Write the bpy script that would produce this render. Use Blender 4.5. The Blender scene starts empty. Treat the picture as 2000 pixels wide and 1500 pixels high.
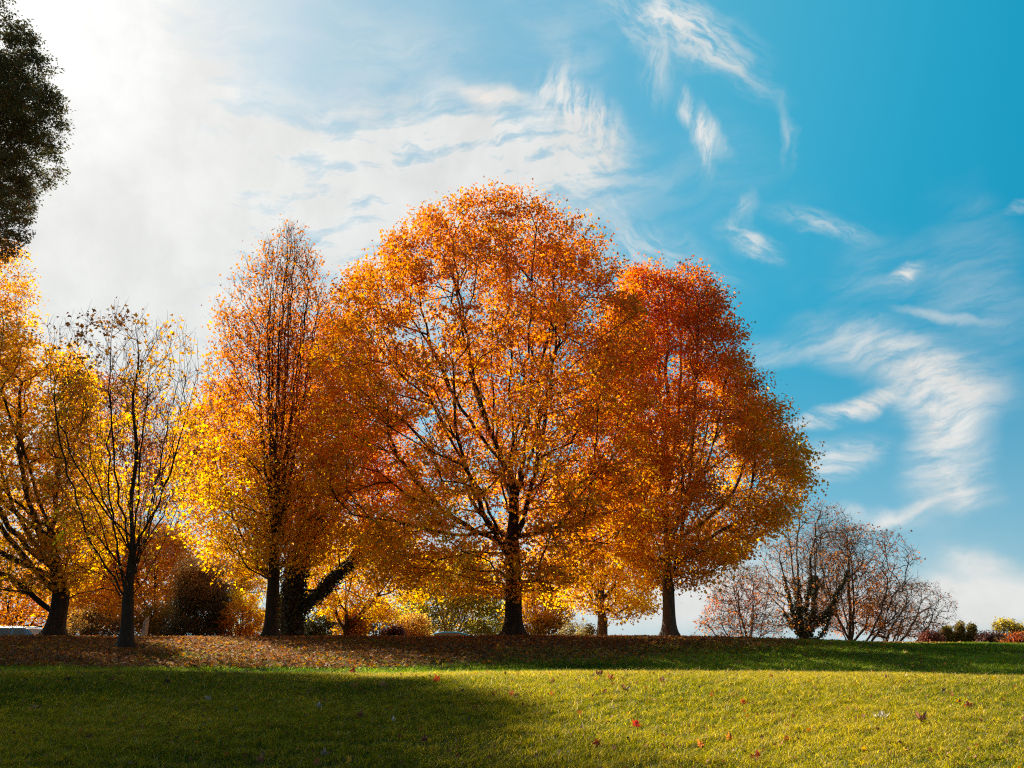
import bpy, math, random
import numpy as np
from mathutils import Vector, Matrix

sc = bpy.context.scene
R = math.radians
# ------------------------------------------------------------------ camera
FPX, TILT = 1570.0, R(18.1)            # focal length in photograph pixels (2000 wide)
EYE = 1.5
cam_d = bpy.data.cameras.new("camera"); cam = bpy.data.objects.new("camera", cam_d)
sc.collection.objects.link(cam); sc.camera = cam
cam.location = (0, 0, EYE); cam.rotation_euler = (R(90) + TILT, 0, 0)
cam_d.sensor_width = 36; cam_d.lens = 36 * FPX / 2000; cam_d.clip_end = 20000; cam_d.clip_start = .05
CT, ST = math.cos(TILT), math.sin(TILT)

def pdir(px, row):
    a = (px - 1000) / FPX; b = (750 - row) / FPX
    return (a, CT - b * ST, b * CT + ST)
def at(px, row, D):
    """the point at distance D (along +y) seen at a photograph pixel"""
    d = pdir(px, row); s = D / d[1]
    return (d[0] * s, D, EYE + d[2] * s)

# ------------------------------------------------------------------ exposure, light, sky
sc.view_settings.view_transform = 'Standard'; sc.view_settings.look = 'None'
sc.view_settings.exposure = 1.5; sc.view_settings.gamma = 1
sc.cycles.use_denoising = False; sc.cycles.use_adaptive_sampling = False; sc.cycles.pixel_filter_type = 'BLACKMAN_HARRIS'; sc.cycles.filter_width = 1.15
sc.cycles.max_bounces = 8; sc.cycles.diffuse_bounces = 4; sc.cycles.transmission_bounces = 6
sc.cycles.sample_clamp_indirect = 3; sc.cycles.sample_clamp_direct = 8; sc.cycles.transparent_max_bounces = 8; sc.cycles.glossy_bounces = 2
sc.cycles.caustics_reflective = False; sc.cycles.caustics_refractive = False
SUN_EL, SUN_AZ = R(37.2), R(-40.3)     # azimuth measured from +y towards +x
sun_dir = Vector((math.sin(SUN_AZ) * math.cos(SUN_EL), math.cos(SUN_AZ) * math.cos(SUN_EL), math.sin(SUN_EL)))
sl = bpy.data.lights.new("sun", 'SUN'); sl.energy = 5.0; sl.angle = R(0.5); sl.color = (1.0, .90, .74)
so = bpy.data.objects.new("sun", sl); sc.collection.objects.link(so)
so.rotation_euler = (-sun_dir).to_track_quat('-Z', 'Y').to_euler(); so.location = (-20, 20, 40)

W = bpy.data.worlds.new("World"); sc.world = W; W.use_nodes = True
nt = W.node_tree; nt.nodes.clear()
def N(t, **k):
    n = nt.nodes.new(t)
    for a, b in k.items():
        if a == 'ins':
            for i, v in b.items():
                if isinstance(v, bpy.types.NodeSocket): nt.links.new(v, n.inputs[i])
                else: n.inputs[i].default_value = v
        else: setattr(n, a, b)
    return n
def M(op, a, b=0.0, c=None, clamp=False):
    d = {0: a, 1: b}
    if c is not None: d[2] = c
    return N('ShaderNodeMath', operation=op, use_clamp=clamp, ins=d).outputs[0]
def VM(op, a, b=(0, 0, 0)):
    n = N('ShaderNodeVectorMath', operation=op, ins={0: a, 1: b})
    return n
def MR(v, a, b, c=0.0, d=1.0, smooth=True):
    return N('ShaderNodeMapRange', interpolation_type='SMOOTHSTEP' if smooth else 'LINEAR',
             ins={'Value': v, 'From Min': a, 'From Max': b, 'To Min': c, 'To Max': d}).outputs[0]
def MIX(f, a, b, blend='MIX'):
    n = N('ShaderNodeMix', data_type='RGBA', blend_type=blend)
    for s, v in ((n.inputs[0], f), (n.inputs[6], a), (n.inputs[7], b)):
        if isinstance(v, bpy.types.NodeSocket): nt.links.new(v, s)
        else: s.default_value = v
    return n.outputs[2]
sky = N('ShaderNodeTexSky', sky_type='NISHITA', sun_disc=False)
sky.sun_elevation = SUN_EL; sky.sun_rotation = SUN_AZ
sky.air_density = 1.0; sky.dust_density = 0.3; sky.ozone_density = 2.0; sky.altitude = 200
tc = N('ShaderNodeTexCoord').outputs['Generated']
tcn = VM('NORMALIZE', tc).outputs[0]
sp = N('ShaderNodeSeparateXYZ', ins={0: tcn})
az = M('MULTIPLY', M('ARCTAN2', sp.outputs[0], sp.outputs[1]), 57.2958)
el = M('MULTIPLY', M('ARCSINE', sp.outputs[2]), 57.2958)
P0 = N('ShaderNodeCombineXYZ', ins={0: az, 1: el, 2: 0.0}).outputs[0]
def noise(vec, scale, detail=4, rough=.55, out=0, dist=0.0):
    return N('ShaderNodeTexNoise', noise_dimensions='3D', ins={'Vector': vec, 'Scale': scale, 'Detail': detail, 'Roughness': rough, 'Distortion': dist}).outputs[out]
w1 = VM('MULTIPLY', VM('SUBTRACT', noise(P0, .11, 3, .5, 1), (.5, .5, .5)).outputs[0], (5, 4, 0)).outputs[0]
w2 = VM('MULTIPLY', VM('SUBTRACT', noise(P0, .6, 4, .6, 1), (.5, .5, .5)).outputs[0], (1.0, .8, 0)).outputs[0]
PW = VM('ADD', VM('ADD', P0, w1).outputs[0], w2).outputs[0]
def azel(px, row):
    d = pdir(px, row); l = math.sqrt(d[0]**2 + d[1]**2 + d[2]**2)
    return math.degrees(math.atan2(d[0], d[1])), math.degrees(math.asin(d[2] / l))
def blob(px, row, a, b, ang, src):
    """soft ellipse in sky directions; centre, half axes and tilt read off the photograph"""
    c = azel(px, row); t = R(ang)
    e = azel(px + a * math.cos(t), row - a * math.sin(t)); f = azel(px - b * math.sin(t), row - b * math.cos(t))
    la = math.hypot(e[0] - c[0], e[1] - c[1]); lb = math.hypot(f[0] - c[0], f[1] - c[1])
    rot = math.atan2(e[1] - c[1], e[0] - c[0])
    m = N('ShaderNodeMapping', vector_type='TEXTURE')
    nt.links.new(src, m.inputs[0]); m.inputs[1].default_value = (c[0], c[1], 0)
    m.inputs[2].default_value = (0, 0, rot); m.inputs[3].default_value = (la, lb, 1)
    return MR(VM('LENGTH', m.outputs[0]).outputs['Value'], 1.0, 0.0)
def fibre(ang, sx, sy, scale, lo, hi, flo=.12):
    m = N('ShaderNodeMapping', vector_type='TEXTURE')
    nt.links.new(PW, m.inputs[0]); m.inputs[2].default_value = (0, 0, R(ang)); m.inputs[3].default_value = (sx, sy, 1)
    return MR(noise(m.outputs[0], scale, 8, .64), lo, hi, flo, 1.2)
fA = fibre(8, 4.5, 1.1, .75, .30, .68, .18)        # streaks near level
fB = fibre(70, 3.6, 1.0, 1.1, .36, .66)       # steep streaks
fC = fibre(-28, 3.6, 1.0, 1.1, .36, .66)       # streaks falling to the right
fD = fibre(25, 3, 1.2, .42, .28, .72, .42)       # the thick veil in front of the sun
SKYBLOBS = [  # px, row, a, b, angle, strength, fibre
    (20, 300, 520, 1100, 0, 2.3, fD), (330, 120, 300, 380, 0, .7, fA), (380, 500, 260, 500, 0, .6, fA),
    (640, 520, 560, 330, 0, .9, fA), (720, 340, 680, 215, 3, 1.05, fA), (920, 320, 440, 190, -4, .95, fA),
    (1130, 230, 95, 130, 70, .85, fB), (1080, 170, 110, 55, 60, .35, fB), (1120, 330, 160, 75, 35, .6, fC),
    (960, 200, 170, 28, -14, .6, None), (500, 780, 700, 420, 0, .75, fA), (1050, 500, 400, 130, -5, .5, fA),
    (760, 90, 330, 150, -10, .30, fA),
    (1310, 45, 230, 95, -15, .75, fC), (1400, 100, 180, 50, -35, .5, fC), (1290, 110, 50, 120, 0, .4, fB),
    (1370, 230, 120, 38, -58, .8, fB), (1385, 300, 26, 90, 0, .5, fB), (1510, 260, 22, 120, 2, .3, fB),
    (1470, 478, 85, 34, -28, .85, fC), (1445, 410, 30, 60, 0, .35, fB), (1590, 440, 170, 40, -14, .45, fC),
    (1775, 545, 60, 26, 28, .75, fC), (1990, 400, 50, 18, 35, .5, fC), (1270, 480, 260, 90, -25, .4, fC),
    (1690, 690, 240, 75, -12, .7, fA), (1500, 680, 120, 40, -5, .4, fA), (1830, 760, 220, 120, -5, .85, fA),
    (1850, 880, 140, 190, -10, .9, fA), (1650, 810, 170, 30, 24, .9, fC), (1900, 960, 100, 70, -15, .7, fA),
    (1640, 905, 110, 60, 20, .7, fC), (1780, 1000, 160, 16, 18, .6, None), (1700, 1010, 170, 24, -8, .5, fA),
    (1900, 1090, 140, 40, -8, .55, fA), (1960, 1150, 360, 80, 2, .9, None), (1830, 1190, 300, 90, 0, .6, None),
    (1850, 630, 150, 14, -4, .4, None), (1500, 1180, 700, 90, 0, .5, None), (1000, 1150, 1500, 200, 0, .75, None),
]
acc = None
for px, row, a, b, ang, s, fb in SKYBLOBS:
    v = M('MULTIPLY', blob(px, row, a, b, ang, PW), s)
    if fb is not None: v = M('MULTIPLY', v, fb)
    acc = v if acc is None else M('ADD', acc, v)
# the rest of the sky gets thin cirrus of its own
allover = M('MULTIPLY', M('MULTIPLY', MR(noise(PW, .035, 4, .5), .50, .72), fA), .35)
cloud = M('MINIMUM', M('ADD', acc, allover), .93)
sd = N('ShaderNodeVectorMath', operation='DOT_PRODUCT', ins={0: tcn, 1: tuple(sun_dir)}).outputs['Value']
sd = M('MAXIMUM', sd, 0.0)
glow = M('ADD', M('MULTIPLY', M('POWER', sd, 110), 2.2), M('MULTIPLY', M('POWER', sd, 9), .75))
# clear air: the physical sky, deepened (polarised blue away from the sun)
hs = N('ShaderNodeHueSaturation', ins={'Hue': .485, 'Saturation': 1.35, 'Value': 1.0, 'Color': sky.outputs[0]}).outputs[0]
rampn = N('ShaderNodeValToRGB', ins={0: sd}); cr = rampn.color_ramp; cr.interpolation = 'B_SPLINE'
SKYC = [(0.0, (.004, .22, .41)), (.30, (.002, .285, .49)), (.52, (.008, .38, .60)), (.68, (.06, .46, .66)), (.82, (.16, .50, .70)), (.93, (.36, .60, .72)), (1.0, (.95, .97, .95))]
cr.elements[0].position, cr.elements[1].position = SKYC[0][0], SKYC[-1][0]
for p_, c_ in SKYC[1:-1]: cr.elements.new(p_)
for e_, (p_, c_) in zip(cr.elements, SKYC): e_.color = (*[v * .5 for v in c_], 1)
hz = MR(el, 0, 22, .62, 0)
grad = MIX(hz, rampn.outputs[0], (.21, .33, .37, 1))
grad = MIX(1.0, grad, (13.8, 13.8, 13.8, 1), 'MULTIPLY')
back = MR(sp.outputs[1], .30, -.25, 0, .85)      # unseen sky behind the camera, greyed and dimmed to cut blue ambient light
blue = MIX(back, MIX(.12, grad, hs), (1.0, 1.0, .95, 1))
blue = MIX(MR(el, 48, 78, 0, .55), blue, (0, .22, .6, 1))   # unseen overhead sky, darkened to deep blue to lower the ambient light
body = M("ADD", 5.65, glow)
shade = MR(noise(PW, .22, 6, .6), .28, .72, .92, 1.05)
body = M('MULTIPLY', body, shade)
cw = N('ShaderNodeCombineXYZ', ins={0: M('MULTIPLY', body, 1.0), 1: body, 2: M('MULTIPLY', body, .97)}).outputs[0]
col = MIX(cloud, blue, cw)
dog = M('MULTIPLY', blob(930, 190, 60, 30, -8, P0), 1.0)
dogc = MIX(dog, (0, 0, 0, 1), (1.0, .4, .1, 1))
col = MIX(1.0, col, dogc, 'ADD')
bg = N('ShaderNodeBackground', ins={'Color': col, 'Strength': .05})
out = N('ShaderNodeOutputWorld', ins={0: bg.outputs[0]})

# ------------------------------------------------------------------ helpers
rng = np.random.default_rng(7)
def link(o, parent=None):
    sc.collection.objects.link(o)
    if parent is not None: o.parent = parent
    return o
def tag(o, label=None, cat=None, group=None, kind=None):
    if label: o['label'] = label
    if cat: o['category'] = cat
    if group: o['group'] = group
    if kind: o['kind'] = kind
    return o
def mesh_np(name, V, loops, totals, mat, col=None, parent=None, smooth=False):
    me = bpy.data.meshes.new(name)
    V = np.ascontiguousarray(V, dtype=np.float32); loops = np.asarray(loops, dtype=np.int32); totals = np.asarray(totals, dtype=np.int32)
    me.vertices.add(len(V)); me.vertices.foreach_set('co', V.ravel())
    me.loops.add(len(loops)); me.loops.foreach_set('vertex_index', loops)
    me.polygons.add(len(totals))
    st = np.zeros(len(totals), dtype=np.int32); st[1:] = np.cumsum(totals)[:-1]
    me.polygons.foreach_set('loop_start', st); me.polygons.foreach_set('loop_total', totals)
    if smooth: me.polygons.foreach_set('use_smooth', np.ones(len(totals), dtype=bool))
    me.update(calc_edges=True)
    if col is not None:
        ca = me.attributes.new('Col', 'FLOAT_COLOR', 'POINT')
        c4 = np.ones((len(V), 4), dtype=np.float32); c4[:, :3] = col
        ca.data.foreach_set('color', c4.ravel())
    me.materials.append(mat)
    return link(bpy.data.objects.new(name, me), parent)
def unit(v): return v / np.maximum(np.linalg.norm(v, axis=-1, keepdims=True), 1e-9)
class SN:
    """cheap smooth noise: a sum of random sines"""
    def __init__(s, seed, freq, n=14):
        r = np.random.default_rng(seed); s.k = r.normal(size=(n, 3)) * freq; s.p = r.uniform(0, 6.28, n); s.n = n
    def __call__(s, P):
        v = 0
        for k, p in zip(s.k, s.p): v = v + np.sin(P @ k + p)
        return v / math.sqrt(s.n / 2)          # about unit variance

# ------------------------------------------------------------------ materials
def newmat(name):
    m = bpy.data.materials.new(name); m.use_nodes = True; t = m.node_tree; t.nodes.clear()
    return m, t
def leaf_mat(name, trans=.5, tsat=1.0, rough=.5, gloss=.05, tval=1.0, hue=.5):
    m, t = newmat(name); n = t.nodes; L = t.links.new
    at_ = n.new('ShaderNodeAttribute'); at_.attribute_name = 'Col'
    hs = n.new('ShaderNodeHueSaturation'); hs.inputs['Saturation'].default_value = tsat; hs.inputs['Value'].default_value = tval; hs.inputs['Hue'].default_value = hue
    L(at_.outputs[0], hs.inputs['Color'])
    d = n.new('ShaderNodeBsdfDiffuse'); L(at_.outputs[0], d.inputs[0])
    tr = n.new('ShaderNodeBsdfTranslucent'); L(hs.outputs[0], tr.inputs[0])
    mx = n.new('ShaderNodeMixShader'); mx.inputs[0].default_value = trans; L(d.outputs[0], mx.inputs[1]); L(tr.outputs[0], mx.inputs[2])
    g = n.new('ShaderNodeBsdfGlossy'); g.inputs['Roughness'].default_value = rough; g.inputs[0].default_value = (1, 1, 1, 1)
    m2 = n.new('ShaderNodeMixShader'); m2.inputs[0].default_value = gloss; L(mx.outputs[0], m2.inputs[1]); L(g.outputs[0], m2.inputs[2])
    o = n.new('ShaderNodeOutputMaterial'); L(m2.outputs[0], o.inputs[0])
    return m
def bark_mat(name, c1, c2, scale=9):
    m, t = newmat(name); n = t.nodes; L = t.links.new
    tc_ = n.new('ShaderNodeTexCoord'); mp = n.new('ShaderNodeMapping'); mp.inputs[3].default_value = (1, 1, .22); L(tc_.outputs['Object'], mp.inputs[0])
    no = n.new('ShaderNodeTexNoise'); no.inputs['Scale'].default_value = scale; no.inputs['Detail'].default_value = 8; no.inputs['Roughness'].default_value = .7; L(mp.outputs[0], no.inputs[0])
    vo = n.new('ShaderNodeTexVoronoi'); vo.feature = 'DISTANCE_TO_EDGE'; vo.inputs['Scale'].default_value = scale * 1.6; L(mp.outputs[0], vo.inputs[0])
    r = n.new('ShaderNodeValToRGB'); r.color_ramp.elements[0].position = .3; r.color_ramp.elements[1].position = .72
    r.color_ramp.elements[0].color = (*c1, 1); r.color_ramp.elements[1].color = (*c2, 1); L(no.outputs[0], r.inputs[0])
    p = n.new('ShaderNodeBsdfPrincipled'); p.inputs['Roughness'].default_value = .9; L(r.outputs[0], p.inputs[0])
    ad = n.new('ShaderNodeMath'); ad.operation = 'ADD'; L(no.outputs[0], ad.inputs[0]); L(vo.outputs[0], ad.inputs[1])
    b = n.new('ShaderNodeBump'); b.inputs['Strength'].default_value = .8; b.inputs['Distance'].default_value = .05; L(ad.outputs[0], b.inputs['Height']); L(b.outputs[0], p.inputs['Normal'])
    o = n.new('ShaderNodeOutputMaterial'); L(p.outputs[0], o.inputs[0])
    return m
def plain(name, colr, rough=.5, metal=0.0, bump=0.0, var=0.0, scale=20, spec=.5):
    m, t = newmat(name); n = t.nodes; L = t.links.new
    p = n.new('ShaderNodeBsdfPrincipled'); p.inputs['Roughness'].default_value = rough; p.inputs['Metallic'].default_value = metal
    p.inputs['Specular IOR Level'].default_value = spec
    no = n.new('ShaderNodeTexNoise'); no.inputs['Scale'].default_value = scale; no.inputs['Detail'].default_value = 6
    tc_ = n.new('ShaderNodeTexCoord'); L(tc_.outputs['Object'], no.inputs[0])
    r = n.new('ShaderNodeValToRGB'); r.color_ramp.elements[0].position = .3; r.color_ramp.elements[1].position = .7
    r.color_ramp.elements[0].color = (*[c * (1 - var) for c in colr], 1); r.color_ramp.elements[1].color = (*[min(1, c * (1 + var)) for c in colr], 1)
    L(no.outputs[0], r.inputs[0]); L(r.outputs[0], p.inputs[0])
    if bump:
        b = n.new('ShaderNodeBump'); b.inputs['Strength'].default_value = bump; b.inputs['Distance'].default_value = .02
        L(no.outputs[0], b.inputs['Height']); L(b.outputs[0], p.inputs['Normal'])
    o = n.new('ShaderNodeOutputMaterial'); L(p.outputs[0], o.inputs[0])
    return m
MLEAF = leaf_mat("maple_leaf", .70, 1.09, .5, .03, 1.12)
MOAK = leaf_mat("oak_leaf", .25, 1.0, .5, .04)
MGRASS = leaf_mat("grass_blade", .58, 1.1, .5, .012, 1.25)
MLITTER = leaf_mat("leaf_litter", .35, 1.1, .6, .02, 1.1)
MIVY = leaf_mat("ivy_leaf", .2, 1.0, .4, .06)
BARK = bark_mat("bark_dark", (.016, .011, .007), (.060, .042, .028))
BARKG = bark_mat("bark_grey", (.045, .036, .028), (.16, .13, .10), 7)
BARKT = bark_mat("bark_twig", (.035, .026, .02), (.10, .075, .055))

# ------------------------------------------------------------------ terrain
_py = np.array([-400, -60, -10, 0, 3, 5.5, 8, 9.5, 10.5, 13, 16, 18, 22, 25, 28, 31, 34, 38, 45, 60, 100, 200, 400, 6000], float)
_pz = np.array([-14, -5, -1.3, -.03, .42, .74, 1.00, 1.13, 1.20, 1.06, .98, 1.08, 1.40, 1.62, 1.76, 1.82, 1.80, 1.46, .68, -.6, -3.5, -9, -12, -12], float)
_g = np.arange(-100, 420, .1); _gz = np.interp(_g, _py, _pz)
_k = np.exp(-.5 * (np.arange(-25, 26) / 9.0) ** 2); _k /= _k.sum()
_gs = np.convolve(np.pad(_gz, 25, mode='edge'), _k, mode='valid')
_tn = SN(3, .35, 10); _tn2 = SN(4, 1.6, 12)
def H(x, y):
    x = np.asarray(x, float); y = np.asarray(y, float)
    z = np.where((y > -90) & (y < 410), np.interp(y, _g, _gs), np.interp(y, _py, _pz))
    far = np.clip((y - 12) / 12, 0, 1) * np.clip((70 - y) / 20, 0, 1)
    z = z - far * np.clip(x - 4, 0, 40) * .0165 - far * np.clip(-x - 6, 0, 40) * .002
    P = np.stack(np.broadcast_arrays(x, y, 0 * x), -1)
    z = z + .022 * _tn(P) * np.clip(y / 4, 0, 1) * (1 - .0 * far) + .006 * _tn2(P)
    return z
def hit(px, row):
    d = np.array(pdir(px, row)); t = 2.0
    while t < 80:
        p = d * t; 
        if EYE + p[2] < float(H(p[0], p[1])): break
        t += .02
    return float(p[0]), float(p[1]), float(H(p[0], p[1]))
def leafy(x, y):
    """share of fallen leaves on the ground (1 = covered)"""
    P = np.stack(np.broadcast_arrays(np.asarray(x, float), np.asarray(y, float), np.zeros_like(np.asarray(x, float))), -1)
    n1 = _ln1(P); n2 = _ln2(P)
    edge = 8.5 - .95 * (28 - y) + 1.6 * n1               # green to the right of this x on the bank
    v = 1 / (1 + np.exp((x - edge) / 1.3))
    front = 1 / (1 + np.exp(-(y - 18.1 - .7 * n1 - .03 * (x + 4)) / .45))
    return np.clip(v * (front * .97 + .03) * (.88 + .14 * n2), 0, 1)
_ln1 = SN(21, .28, 10); _ln2 = SN(22, 1.3, 10)

def axis(parts):
    out_ = []
    for a, b, s in parts: out_ += list(np.arange(a, b, s))
    return np.array(out_ + [parts[-1][1]])
gx = axis([(-6000, -1000, 1000), (-1000, -200, 100), (-200, -60, 14), (-60, -28, 2), (-28, -9, .4), (-9, 9, .12), (9, 28, .4), (28, 60, 2), (60, 200, 14), (200, 1000, 100), (1000, 6000, 1000)])
gy = axis([(-300, -60, 40), (-60, -6, 3), (-6, 2, .5), (2, 13, .12), (13, 36, .25), (36, 60, 1.5), (60, 200, 8), (200, 1000, 80), (1000, 6000, 1000)])
X, Y = np.meshgrid(gx, gy); Z = H(X, Y)
V = np.stack([X, Y, Z], -1).reshape(-1, 3); nx, ny = len(gx), len(gy)
i = np.arange(nx * ny).reshape(ny, nx)
q = np.stack([i[:-1, :-1], i[:-1, 1:], i[1:, 1:], i[1:, :-1]], -1).reshape(-1)
mg, t = newmat("ground_soil"); n = t.nodes; L = t.links.new
a_ = n.new('ShaderNodeAttribute'); a_.attribute_name = 'Col'
tcg = n.new('ShaderNodeTexCoord')
no = n.new('ShaderNodeTexNoise'); no.inputs['Scale'].default_value = 14; no.inputs['Detail'].default_value = 10; no.inputs['Roughness'].default_value = .75; L(tcg.outputs['Object'], no.inputs[0])
mr = n.new('ShaderNodeMapRange'); mr.inputs[1].default_value = .3; mr.inputs[2].default_value = .7; mr.inputs[3].default_value = .45; mr.inputs[4].default_value = 1.5; L(no.outputs[0], mr.inputs[0])
mm = n.new('ShaderNodeVectorMath'); mm.operation = 'SCALE'; L(a_.outputs[0], mm.inputs[0]); L(mr.outputs[0], mm.inputs['Scale'])
p = n.new('ShaderNodeBsdfPrincipled'); p.inputs['Roughness'].default_value = 1; p.inputs['Specular IOR Level'].default_value = .1; L(mm.outputs[0], p.inputs[0])
b = n.new('ShaderNodeBump'); b.inputs['Distance'].default_value = .05; b.inputs['Strength'].default_value = .9; L(no.outputs[0], b.inputs['Height']); L(b.outputs[0], p.inputs['Normal'])
o = n.new('ShaderNodeOutputMaterial'); L(p.outputs[0], o.inputs[0])
lf = leafy(V[:, 0], V[:, 1])[:, None]
gc = (1 - lf) * np.array([.042, .052, .012]) + lf * np.array([.11, .062, .032])
tag(mesh_np("ground", V, q, np.full(len(q) // 4, 4), mg, gc, smooth=True), kind='structure')

# ------------------------------------------------------------------ grass
_gn = SN(31, 1.1, 12); _gn2 = SN(32, 3.6, 12); _gn3 = SN(33, .45, 10); _gn4 = SN(34, 24, 20)
def blades(x, y, h, w, col, lean, seed, curl=.5):
    r = np.random.default_rng(seed); k = len(x)
    z = H(x, y) - .004
    th = r.uniform(0, 2 * np.pi, k)
    side = np.stack([np.cos(th), np.sin(th), np.zeros(k)], 1) * (w / 2)[:, None]
    ln = r.normal(0, .62, (k, 2)) + np.array(lean)
    mid = np.stack([ln[:, 0] * h * .35, ln[:, 1] * h * .35, h * .55], 1)
    tip = np.stack([ln[:, 0] * h * (.9 + curl), ln[:, 1] * h * (.9 + curl), h * r.uniform(.75, 1.0, k)], 1)
    B = np.stack([x, y, z], 1)
    V = np.stack([B - side, B + side, B + mid - side * .8, B + mid + side * .8, B + tip], 1)
    base = (np.arange(k) * 5)[:, None]
    loops = (base + np.array([0, 1, 3, 2, 2, 3, 4])).ravel()
    tot = np.tile([4, 3], k)
    C = np.repeat(col, 5, 0)
    return V.reshape(-1, 3), loops, tot, C
def grass_colour(x, y, r):
    P = np.stack([x, y, 0 * x], 1)
    k = len(x); u = np.clip(.46 + .18 * _gn(P) + .18 * _gn3(P) + .10 * _gn4(P) + r.normal(0, .30, k), 0, 1)[:, None]
    g1 = np.array([.042, .085, .004]); g2 = np.array([.43, .35, .010]); g3 = np.array([.58, .42, .08])
    c = g1 * (1 - u) + g2 * u
    dry = (r.uniform(0, 1, k) < .17 + .05 * _gn4(P) + .07 * _gn(P) + .07 * _gn3(P) + .16 * np.clip((y - 9.0) / 1.8, 0, 1) * (y < 14))[:, None]
    c = np.where(dry, g3 * r.uniform(.55, 1.2, (k, 1)), c)
    c = np.where((y > 15)[:, None], c * np.array([.62, 1.0, 1.0]), c)
    return c * r.uniform(.7, 1.3, (k, 1))
G = []
def addgrass(n_, y0, y1, xfun, hm, wm, lean, seed, ypow=1.0, mask=None, hs=.3):
    r = np.random.default_rng(seed)
    y = y0 + (y1 - y0) * r.uniform(0, 1, n_) ** ypow
    x = xfun(y) * r.uniform(-1, 1, n_)
    if mask is not None:
        kp = r.uniform(0, 1, n_) < mask(x, y); x, y = x[kp], y[kp]
    P = np.stack([x, y, 0 * x], 1)
    h = hm * np.clip(1 + hs * r.normal(size=len(x)) + .16 * _gn2(P) + .14 * _gn(P) + .22 * _gn4(P), .2, 2.6)
    G.append(blades(x, y, h, np.full(len(x), wm) * r.uniform(.6, 1.3, len(x)), grass_colour(x, y, r), lean, seed + 1))
addgrass(760000, 3.4, 8.2, lambda y: .66 * y + 3.2, .034, .0046, (.14, -.05), 100, ypow=.9, hs=.38)
addgrass(560000, 8.0, 12.3, lambda y: .66 * y + 3.2, .036, .0050, (.14, -.05), 110, hs=.4)
addgrass(8000, 3.6, 12.3, lambda y: .66 * y + 1.0, .070, .0034, (.30, -.1), 120)         # long pale stems
G[-1] = (G[-1][0], G[-1][1], G[-1][2], np.clip(G[-1][3] * 0 + np.array([.42, .36, .17]) * np.repeat(np.random.default_rng(5).uniform(.5, 1.2, (len(G[-1][3]) // 5, 1)), 5, 0), 0, 1))
addgrass(90000, 12.3, 17.5, lambda y: .66 * y + 2, .055, .009, (.2, -.1), 130)
addgrass(420000, 17.2, 31.5, lambda y: .66 * y + 3, .060, .010, (.2, -.1), 140, mask=lambda x, y: np.clip(1.02 - leafy(x, y), .06, 1))
def joinG(parts):
    off = 0; VV, LL, TT, CC = [], [], [], []
    for v, l, t_, c in parts:
        VV.append(v); LL.append(l + off); TT.append(t_); CC.append(c); off += len(v)
    return np.concatenate(VV), np.concatenate(LL), np.concatenate(TT), np.concatenate(CC)
v_, l_, t_, c_ = joinG(G)
tag(mesh_np("grass", v_, l_, t_, MGRASS, c_), label="short autumn lawn grass with straw coloured blades", cat="grass", kind='stuff')
del G, v_, l_, t_, c_

# ------------------------------------------------------------------ leaves
LT = np.array([[0, 0, 0], [.55, .42, .12], [.20, .52, .03], [0, 1, -.04], [-.20, .52, .03], [-.55, .42, .12]])
LO = np.array([[0, 0, 0], [.24, .42, .05], [.08, .55, .0], [0, 1, -.04], [-.08, .55, .0], [-.24, .42, .05]])
LS = np.array([[0, 0, 0], [.42, .08, .10], [.25, .36, .04], [.60, .66, .14], [.17, .60, .02], [0, 1.02, -.06], [-.17, .60, .02], [-.60, .66, .14], [-.25, .36, .04], [-.42, .08, .10]])
def leaves(P, tipd, nrm, size, col, T=LT):
    k = len(P); tipd = unit(tipd); nrm = unit(nrm - (nrm * tipd).sum(1, keepdims=True) * tipd); side = np.cross(tipd, nrm)
    s = size[:, None, None]
    V = P[:, None, :] + s * (T[None, :, 0:1] * side[:, None] + T[None, :, 1:2] * tipd[:, None] + T[None, :, 2:3] * nrm[:, None])
    m_ = len(T); base = (np.arange(k) * m_)[:, None]; hf_ = m_ // 2
    loops = (base + np.array(list(range(hf_ + 1)) + [0] + list(range(hf_, m_)))).ravel()
    return V.reshape(-1, 3), loops, np.full(2 * k, hf_ + 1), np.repeat(col, m_, 0)

# litter under the maples: no one could count it
r = np.random.default_rng(50); n_ = 210000
y = 17.6 + 17.4 * r.uniform(0, 1, n_) ** 1.15; x = (.68 * y + 4) * r.uniform(-1, 1, n_)
kp = r.uniform(0, 1, n_) < leafy(x, y) * .95 + .012; x, y = x[kp], y[kp]; k = len(x)
P = np.stack([x, y, H(x, y) + r.uniform(.005, .075, k)], 1)
nr = np.stack([r.normal(0, .55, k), r.normal(0, .55, k), np.ones(k)], 1); td = r.normal(size=(k, 3)); td[:, 2] *= .3
u = r.uniform(0, 1, (k, 1)); pal = np.array([[.24, .10, .045], [.38, .16, .05], [.52, .19, .03], [.60, .34, .05], [.17, .11, .07], [.42, .27, .14]])
idx = r.choice(6, k, p=[.30, .25, .14, .07, .14, .10]); c = pal[idx] * r.uniform(.5, 1.1, (k, 1))
A = leaves(P, td, nr, r.uniform(.055, .11, k), c)
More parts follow.
